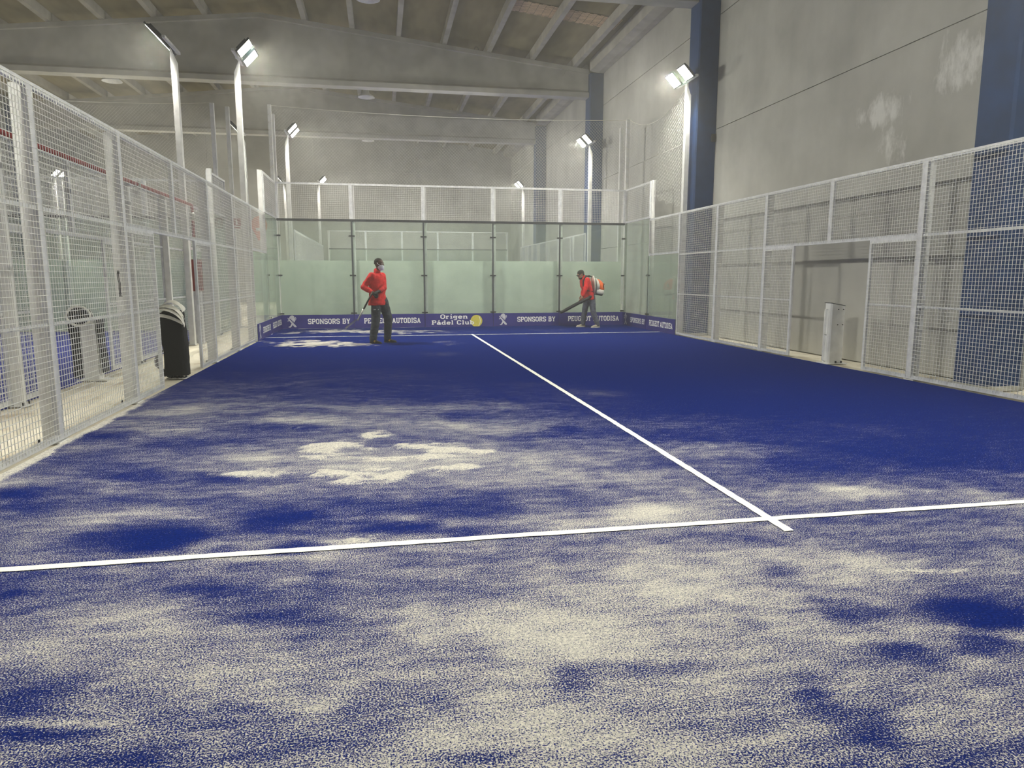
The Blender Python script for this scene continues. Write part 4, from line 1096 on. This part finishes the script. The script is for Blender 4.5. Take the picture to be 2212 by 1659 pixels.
UP = Vector((0, 0, 1))
def V(root, dx, dy, z): return Vector((root[0] + dx, root[1] + dy, z))
def leg(mb, hip, knee, ank, rs):
    mid = (Vector(hip) + Vector(knee)) / 2; calf = Vector(knee) * .62 + Vector(ank) * .38
    mb.chain([tuple(hip) + (rs[0],), tuple(mid) + (rs[1],), tuple(knee) + (rs[2],), tuple(calf) + (rs[3],), tuple(ank) + (rs[4],)], 12)
def shoe(parent, o, ank, d, mat, solemat, L=.27, stripe=None):
    d = Vector((d[0], d[1], 0)).normalized(); s = Vector((-d.y, d.x, 0)); a = Vector((ank[0], ank[1], 0))
    def R(t, hw, zt, zb=.012): 
        c = a + d * t; return (Vector((c.x, c.y, (zt + zb) / 2)), s * hw, Vector((0, 0, (zt - zb) / 2)))
    b = -.075
    m_ = MB(o).loft([R(b, .012, .05), R(b + .012, .030, .085), R(b + .05, .038, .105), R(b + .10, .040, .10), R(b + .15, .043, .080), R(b + .20, .046, .062), R(b + .24, .040, .052), R(b + L, .016, .038)], 14)
    m_.sphere(a + Vector((0, 0, .10)), .046, 10, 7, (1, 1, .8))
    sh = remesh(m_, 'shoe', .006, mat, parent, 2)
    pts = []
    so = MB(o); out = []
    for k in range(20):
        t = k / 19; tt = b - .004 + (L + .012) * t
        hw = .044 * min(1, math.sqrt(max(0, math.sin(PI * min(.99, max(.01, t))))) * 1.12) + .002
        out.append((tt, hw))
    poly = [a + d * t + s * h for t, h in out] + [a + d * t - s * h for t, h in reversed(out)]
    n = len(poly)
    so.add([(p.x, p.y, 0.001) for p in poly] + [(p.x, p.y, .022) for p in poly], [tuple(range(n))[::-1], tuple(range(n, 2 * n))] + [(i, (i + 1) % n, (i + 1) % n + n, i + n) for i in range(n)])
    so.build('sole', solemat, sh)
    if stripe:
        for sg in (-1, 1):
            p = a + d * .055 + s * sg * .044
            MB(o).box(-.018, .018, -.003, .003, -.02, .022, Matrix.Translation((p.x, p.y, .055)) @ Matrix.Rotation(math.atan2(d.y, d.x), 4, 'Z') @ Matrix.Rotation(.3, 4, 'Y')).build('side_stripe', stripe, sh)

# ---- man with the shovel
R1 = (-2.26, 15.07, 0)
r1 = thing('person', 'standing person in a red fleece and white face mask holding a shovel', 'person', R1)
o = r1.location
f = Vector((.80, -.60, 0)).normalized(); rt = Vector((f.y, -f.x, 0))
fh = Vector((.93, -.37, 0)).normalized(); rh = Vector((fh.y, -fh.x, 0))
hipR = V(R1, -.08, -.08, .92); kneeR = V(R1, -.10, -.10, .51); ankR = V(R1, -.17, -.10, .09)
hipL = V(R1, .06, .06, .92); kneeL = V(R1, .17, .05, .52); ankL = V(R1, .14, .12, .09)
shR = V(R1, -.16, -.15, 1.45); elR = V(R1, -.335, -.13, 1.22); wrR = V(R1, -.15, -.27, 1.10)
shL = V(R1, .06, .14, 1.45); elL = V(R1, .085, -.10, 1.20); wrL = V(R1, .0, -.28, 1.14)
hc = V(R1, .0, -.03, 1.705)
nk = V(R1, -.045, -.005, 1.53)
def torso(mb, root, f, rt, g, dx=(0, 0, 0, 0, 0, 0), zs=(.84, .95, 1.08, 1.25, 1.40, 1.50), rf=(.115, .110, .105, .118, .108, .065), rr=(.165, .165, .155, .185, .19, .12), cy=0):
    mb.loft([(Vector((root[0] + dx[i], root[1] + cy, zs[i])), rt * (rr[i] + g), f * (rf[i] + g)) for i in range(len(zs))], 22)
dx1 = (-.02, -.03, -.04, -.045, -.05, -.05)
b = MB(o)
torso(b, R1, f, rt, -.015, dx1)
b.chain([tuple(nk) + (.058,), tuple(hc - UP * .08 - fh * .01) + (.052,)], 12)
head(b, hc, fh, rh, UP, 1.0)
for s_, e_, w_ in ((shR, elR, wrR), (shL, elL, wrL)):
    b.chain([tuple(s_) + (.052,), tuple(e_) + (.04,), tuple(w_) + (.027,)], 10)
leg(b, hipR, kneeR, ankR, (.085, .075, .055, .052, .038)); leg(b, hipL, kneeL, ankL, (.085, .075, .055, .052, .038))
shA = V(R1, -.14, -.345, 1.13); shB = V(R1, -.60, -.20, .30)           # shovel line
sd = (shB - shA).normalized()
hand(b, wrR, (V(R1, -.09, -.36, 1.06) - wrR), Vector((.3, .2, -.6)), (.7, .9, .7), 1)
hand(b, wrL, (V(R1, -.06, -.345, 1.12) - wrL), Vector((-.2, -.2, -.7)), (.7, .9, .7), -1)
remesh(b, 'body', .0065, M['skin'], r1, 2)
j = MB(o)
torso(j, R1, f, rt, .022, (-.06, -.055, -.05, -.045, -.05, -.05), zs=(.83, .95, 1.08, 1.25, 1.40, 1.50), rf=(.150, .142, .130, .128, .110, .065), rr=(.205, .195, .180, .185, .185, .12))
for s_, e_, w_ in ((shR, elR, wrR), (shL, elL, wrL)):
    mid = (s_ + e_) / 2; m2 = (e_ * .5 + w_ * .5)
    j.chain([tuple(s_) + (.078,), tuple(mid) + (.07,), tuple(e_) + (.064,), tuple(m2) + (.056,), tuple(e_ * .12 + w_ * .88) + (.044,)], 12)
j.chain([tuple(nk - UP * .02) + (.075,), tuple(nk + UP * .035) + (.068,)], 12)
wrinkle(remesh(j, 'fleece_jacket', .010, M['redjacket'], r1, 3), .010, 9, 3.3)
t = MB(o)
t.loft([(Vector((R1[0] - .02, R1[1], z)), rt * a, f * bb) for z, a, bb in ((.80, .13, .10), (.86, .168, .122), (.93, .17, .125), (1.0, .16, .115))], 20)
leg(t, hipR, kneeR, ankR + Vector((0, 0, .01)), (.108, .104, .090, .086, .078)); leg(t, hipL, kneeL, ankL + Vector((0, 0, .01)), (.108, .104, .090, .086, .078))
wrinkle(remesh(t, 'work_trousers', .010, M['trouser'], r1, 3), .009, 13, 7.7)
MB(o).box(-.055, .055, -.003, .003, -.012, .012, Matrix.Translation(V(R1, -.085, -.19, .74)) @ Matrix.Rotation(.15, 4, 'Z')).build('reflective_tab', M['steel'], r1)
shoe(r1, o, ankR, (.88, -.47, 0), M['shoe1'], M['shoe1'], .275, M['stripe'])
shoe(r1, o, ankL, (.95, -.3, 0), M['shoe1'], M['shoe1'], .275, M['stripe'])
hr = MB(o)
hr.loft([(hc + UP * z - fh * q, rh * a, fh * bb) for z, q, a, bb in ((.0, .058, .060, .050), (.03, .042, .076, .068), (.062, .022, .079, .090), (.095, .012, .066, .082), (.122, .012, .042, .052), (.133, .012, .012, .016))], 18)
remesh(hr, 'hair', .007, M['hair'], r1, 2)
mk = MB(o)
mk.loft([(hc + UP * z + fh * q, rh * a, fh * bb) for z, q, a, bb in ((-.135, .045, .03, .04), (-.12, .045, .048, .056), (-.08, .035, .066, .076), (-.035, .028, .070, .080), (-.02, .040, .055, .066))], 18)
remesh(mk, 'face_mask', .006, M['mask'], r1, 2)
for s in (-1, 1):
    MB(o).tube([hc - UP * .03 + fh * .06 + rh * s * .072, hc + UP * .0 + fh * .01 + rh * s * .084, hc + UP * .03 - fh * .012 + rh * s * .086], .005, 5).build('mask_strap', M['mask'], r1)
eyes(r1, o, hc, fh, rh, UP)
# gloves over both hands
for wv, tgt, nn, th in ((wrR, V(R1, -.09, -.36, 1.06), Vector((.3, .2, -.6)), 1), (wrL, V(R1, -.06, -.345, 1.12), Vector((-.2, -.2, -.7)), -1)):
    g = MB(o); hand(g, wv, tgt - wv, nn, (.7, .9, .7), th, 1.14); remesh(g, 'glove', .005, M['glove'], r1, 2)

# ---- shovel
rs_ = thing('shovel', 'long handled shovel held by the masked person, blade above the turf', 'shovel', tuple(shB))
o = rs_.location
p1 = shA + sd * (.62 * .72); pe = shA + (shB - shA) * .80
MB(o).tube([shA, shA + (shB - shA) * .46], .019, 10).build('handle', M['wood'], rs_, True)
MB(o).tube([shA + (shB - shA) * .45, shA + (shB - shA) * .62, pe - sd * .06], [.020, .018, .022], 10).build('socket', M['steel'], rs_, True)
bl = MB(o); sid = sd.cross(UP).normalized(); nrm = sid.cross(sd).normalized()
td = (sd + Vector((-.30, .0, .28))).normalized(); rings = []
P = []; F = []
for k in range(7):
    tt = k / 6; c = pe - sd * .07 + td * (.32 * tt); hw = (.05, .095, .105, .105, .098, .075, .02)[k]
    for jx in range(5):
        q = (jx - 2) / 2; P.append(c + sid * hw * q + nrm * (.022 * q * q + .004)); 
for k in range(6):
    for jx in range(4):
        a = k * 5 + jx; F.append((a, a + 1, a + 6, a + 5))
nP = len(P)
P2 = [p - nrm * .005 for p in P]
bl.add(P + P2, F + [tuple(x + nP for x in reversed(q)) for q in F])
bl.build('blade', M['steel'], rs_, True)

# ---- man with the backpack blower
R2 = (3.62, 19.05, 0)
r2 = thing('person', 'person in a red jacket and dark cap walking left with a backpack blower', 'person', R2)
o = r2.location
f = Vector((-.97, -.24, 0)).normalized(); rt = Vector((f.y, -f.x, 0))
fh = Vector((-.95, -.10, -.28)).normalized(); rh = Vector((fh.y, -fh.x, 0)).normalized(); uh = rh.cross(fh) * 1.0
if uh.z < 0: uh = -uh
hipL = V(R2, .07, -.09, .88); kneeL = V(R2, .11, -.13, .47); ankL = V(R2, .24, -.16, .09)
hipR = V(R2, .01, .09, .88); kneeR = V(R2, -.07, .10, .48); ankR = V(R2, -.11, .14, .09)
shL = V(R2, -.09, -.19, 1.35); elL = V(R2, -.17, -.25, 1.09); wrL = V(R2, -.235, -.25, .885)
shR = V(R2, -.12, .17, 1.35); elR = V(R2, -.08, .20, 1.08); wrR = V(R2, -.18, .04, .91)
hc = V(R2, -.235, -.01, 1.50); nk = V(R2, -.14, 0, 1.40)
dx2 = (.04, .02, -.02, -.07, -.10, -.12); zs2 = (.80, .90, 1.02, 1.18, 1.32, 1.40)
b = MB(o)
torso(b, R2, f, rt, -.015, dx2, zs2)
b.chain([tuple(nk) + (.056,), tuple(hc - uh * .08) + (.050,)], 12)
head(b, hc, fh, rh, uh, .97)
for s_, e_, w_ in ((shR, elR, wrR), (shL, elL, wrL)):
    b.chain([tuple(s_) + (.05,), tuple(e_) + (.038,), tuple(w_) + (.026,)], 10)
leg(b, hipR, kneeR, ankR, (.083, .073, .054, .05, .037)); leg(b, hipL, kneeL, ankL, (.083, .073, .054, .05, .037))
tA = V(R2, -.02, -.20, .86); tB = V(R2, -.875, -.22, .43); tdv = (tB - tA).normalized()
hand(b, wrL, Vector((-.45, .05, -.85)), Vector((-.25, .9, -.1)), (.35, .5, .4), -1)
hand(b, wrR, Vector((-.6, -.5, -.5)), Vector((-.2, -.3, -.8)), (.7, .9, .7), 1)
remesh(b, 'body', .0065, M['skin2'], r2, 2)
j = MB(o)
torso(j, R2, f, rt, .020, dx2, zs2, rf=(.135, .128, .120, .125, .110, .065), rr=(.185, .18, .17, .185, .185, .12))
for s_, e_, w_ in ((shR, elR, wrR), (shL, elL, wrL)):
    mid = (s_ + e_) / 2; m2 = (e_ * .5 + w_ * .5)
    j.chain([tuple(s_) + (.078,), tuple(mid) + (.07,), tuple(e_) + (.064,), tuple(m2) + (.056,), tuple(e_ * .2 + w_ * .8) + (.046,)], 12)
j.chain([tuple(nk) + (.078,), tuple(nk + Vector((-.02, 0, .045))) + (.068,)], 12)
wrinkle(remesh(j, 'red_jacket', .010, M['redjacket'], r2, 3), .010, 10, 1.3)
t = MB(o)
t.loft([(Vector((R2[0] + .04, R2[1], z)), rt * a, f * bb) for z, a, bb in ((.76, .13, .10), (.82, .163, .12), (.90, .165, .122), (.96, .155, .11))], 20)
leg(t, hipR, kneeR, ankR + Vector((0, 0, .01)), (.102, .095, .080, .076, .066)); leg(t, hipL, kneeL, ankL + Vector((0, 0, .01)), (.102, .095, .080, .076, .066))
wrinkle(remesh(t, 'work_trousers', .010, M['trouser2'], r2, 3), .010, 13, 5.1)
shoe(r2, o, ankL, (-.98, -.15, 0), M['shoe2'], M['sole'], .27)
shoe(r2, o, ankR, (-.98, -.10, 0), M['shoe2'], M['sole'], .27)
cp = MB(o)
cp.loft([(hc + uh * z - fh * q, rh * a, fh * bb) for z, q, a, bb in ((.018, .012, .080, .098), (.05, .012, .083, .104), (.09, .012, .076, .094), (.118, .012, .055, .068), (.134, .012, .02, .026))], 20)
C_ = remesh(cp, 'cap', .006, M['cap'], r2, 2)
br = MB(o); P = []
for rr_, dz in ((.0, .0), (.075, -.012)):
    for k in range(9):
        a = -1.15 + 2.3 * k / 8
        P.append(hc + uh * (.030 + dz - .006 * abs(k - 4) / 4) + fh * (.088 * math.cos(a) - .012 + rr_ * math.cos(a * .7)) + rh * (.084 * math.sin(a)))
F = [(k, k + 1, k + 10, k + 9) for k in range(8)]
P2 = [p - uh * .006 for p in P]
br.add(P + P2, F + [tuple(x + 18 for x in reversed(q)) for q in F] + [(9 + k, 10 + k, 28 + k, 27 + k) for k in range(8)])
br.build('cap_brim', M['cap'], C_, True)
hr = MB(o)
hr.loft([(hc + uh * z - fh * q, rh * a, fh * bb) for z, q, a, bb in ((-.04, .062, .058, .040), (.0, .052, .074, .056), (.03, .040, .078, .068))], 16)
remesh(hr, 'hair', .007, M['hair'], r2, 2)
bd = MB(o)
bd.loft([(hc - uh * z + fh * q, rh * a, fh * bb) for z, q, a, bb in ((.128, .045, .020, .022), (.116, .038, .040, .046), (.092, .024, .055, .071), (.072, .016, .060, .068))], 16)
remesh(bd, 'beard', .006, M['hair'], r2, 2)
eyes(r2, o, hc, fh, rh, uh, .97)

# ---- backpack blower
rb = thing('backpack_blower', 'white and orange backpack leaf blower with a long black tube', 'leaf blower', tuple(V(R2, .12, 0, .95)))
o = rb.location
ax = Vector((.17, 0, 1)).normalized()       # leaning with the back
bx = Vector((1, 0, -.17)).normalized(); by = Vector((0, 1, 0))
B0 = V(R2, .10, 0, .95)
def BR(h, d0, d1, hw, pw=4): return (B0 * 1.0 + ax * h - Vector((.17 * .9, 0, 0)) * h + bx * ((d0 + d1) / 2), by * hw, bx * ((d1 - d0) / 2))
MB(o).loft([BR(.02, .02, .06, .19), BR(.20, .015, .06, .20), BR(.42, .0, .05, .19), BR(.53, -.02, .03, .12)], 20, True, 4.0).build('back_plate', M['tank'], rb, True)
MB(o).loft([BR(.05, .055, .12, .15), BR(.20, .05, .12, .17), BR(.38, .04, .10, .16), BR(.48, .02, .07, .10)], 20, True, 4.0).build('engine_frame', M['greyplastic'], rb, True)
MB(o).loft([BR(.035, .08, .31, .17), BR(.05, .07, .33, .185), BR(.14, .08, .34, .19), BR(.17, .10, .33, .18)], 22, True, 3.6).build('fuel_tank', M['tank'], rb, True)
MB(o).loft([BR(.0, .10, .29, .15), BR(.04, .07, .32, .18)], 22, True, 3.6).build('foot_frame', M['blackplastic'], rb, True)
MB(o).loft([BR(.15, .09, .20, .18), BR(.30, .085, .20, .19), BR(.42, .07, .16, .16), BR(.47, .06, .11, .10)], 20, True, 3.4).build('fan_housing', M['tank'], rb, True)
MB(o).loft([BR(.165, .15, .33, .165), BR(.20, .14, .355, .185), BR(.34, .13, .33, .18), BR(.42, .11, .26, .15), BR(.46, .10, .18, .09)], 20, True, 3.2).build('orange_cover', M['orange'], rb, True)
cc = B0 + ax * .30 + bx * .30 - Vector((.17 * .9, 0, 0)) * .30
MB(o).tube([cc + by * -.13 + ax * .05, cc + by * -.165 + ax * .05 + bx * .0, cc + by * -.165 - ax * .06, cc + by * -.13 - ax * .06], .018, 8).build('grip', M['blackplastic'], rb, True)
MB(o).sphere(cc - by * .14 + bx * .005, .035, 10, 7, (1, .4, 1.2)).build('filter_knob', M['tape'], rb, True)
for s in (-1, 1):
    MB(o).tube([V(R2, .07, s * .11, 1.44), V(R2, -.03, s * .13, 1.475), V(R2, -.13, s * .14, 1.45), V(R2, -.20, s * .145, 1.33), V(R2, -.19, s * .15, 1.18), V(R2, -.08, s * .19, 1.06), V(R2, .08, s * .17, 1.02)], [.016, .022, .024, .024, .020, .014, .012], 8).build('shoulder_strap', M['blackplastic'], rb, True)
# flexible hose from the fan to the tube, then the long tube
hs = [V(R2, .20, -.06, 1.02), V(R2, .14, -.08, .97), V(R2, .08, -.11, .93), V(R2, .025, -.155, .895), tA]
MB(o).tube(hs, [.045, .046, .048, .048, .046], 12).build('flexible_hose', M['blackplastic'], rb, True)
n_ = 8
MB(o).tube([tA + (tB - tA) * (k / n_) - Vector((0, 0, .035 * math.sin(PI * k / n_))) * -.3 for k in range(n_ + 1)], [.048, .048, .048, .047, .047, .046, .046, .045, .030], 14).build('blower_tube', M['blackplastic'], rb, True)
MB(o).tube([tA + tdv * .25, tA + tdv * .29], .050, 14).build('tube_collar', M['dark'], rb, True)
hb = tA + tdv * .20
MB(o).tube([hb + Vector((0, 0, .03)), hb + Vector((-.05, 0.02, .09)), hb + Vector((-.09, .04, .125))], [.018, .020, .024], 10).build('control_handle', M['blackplastic'], rb, True)
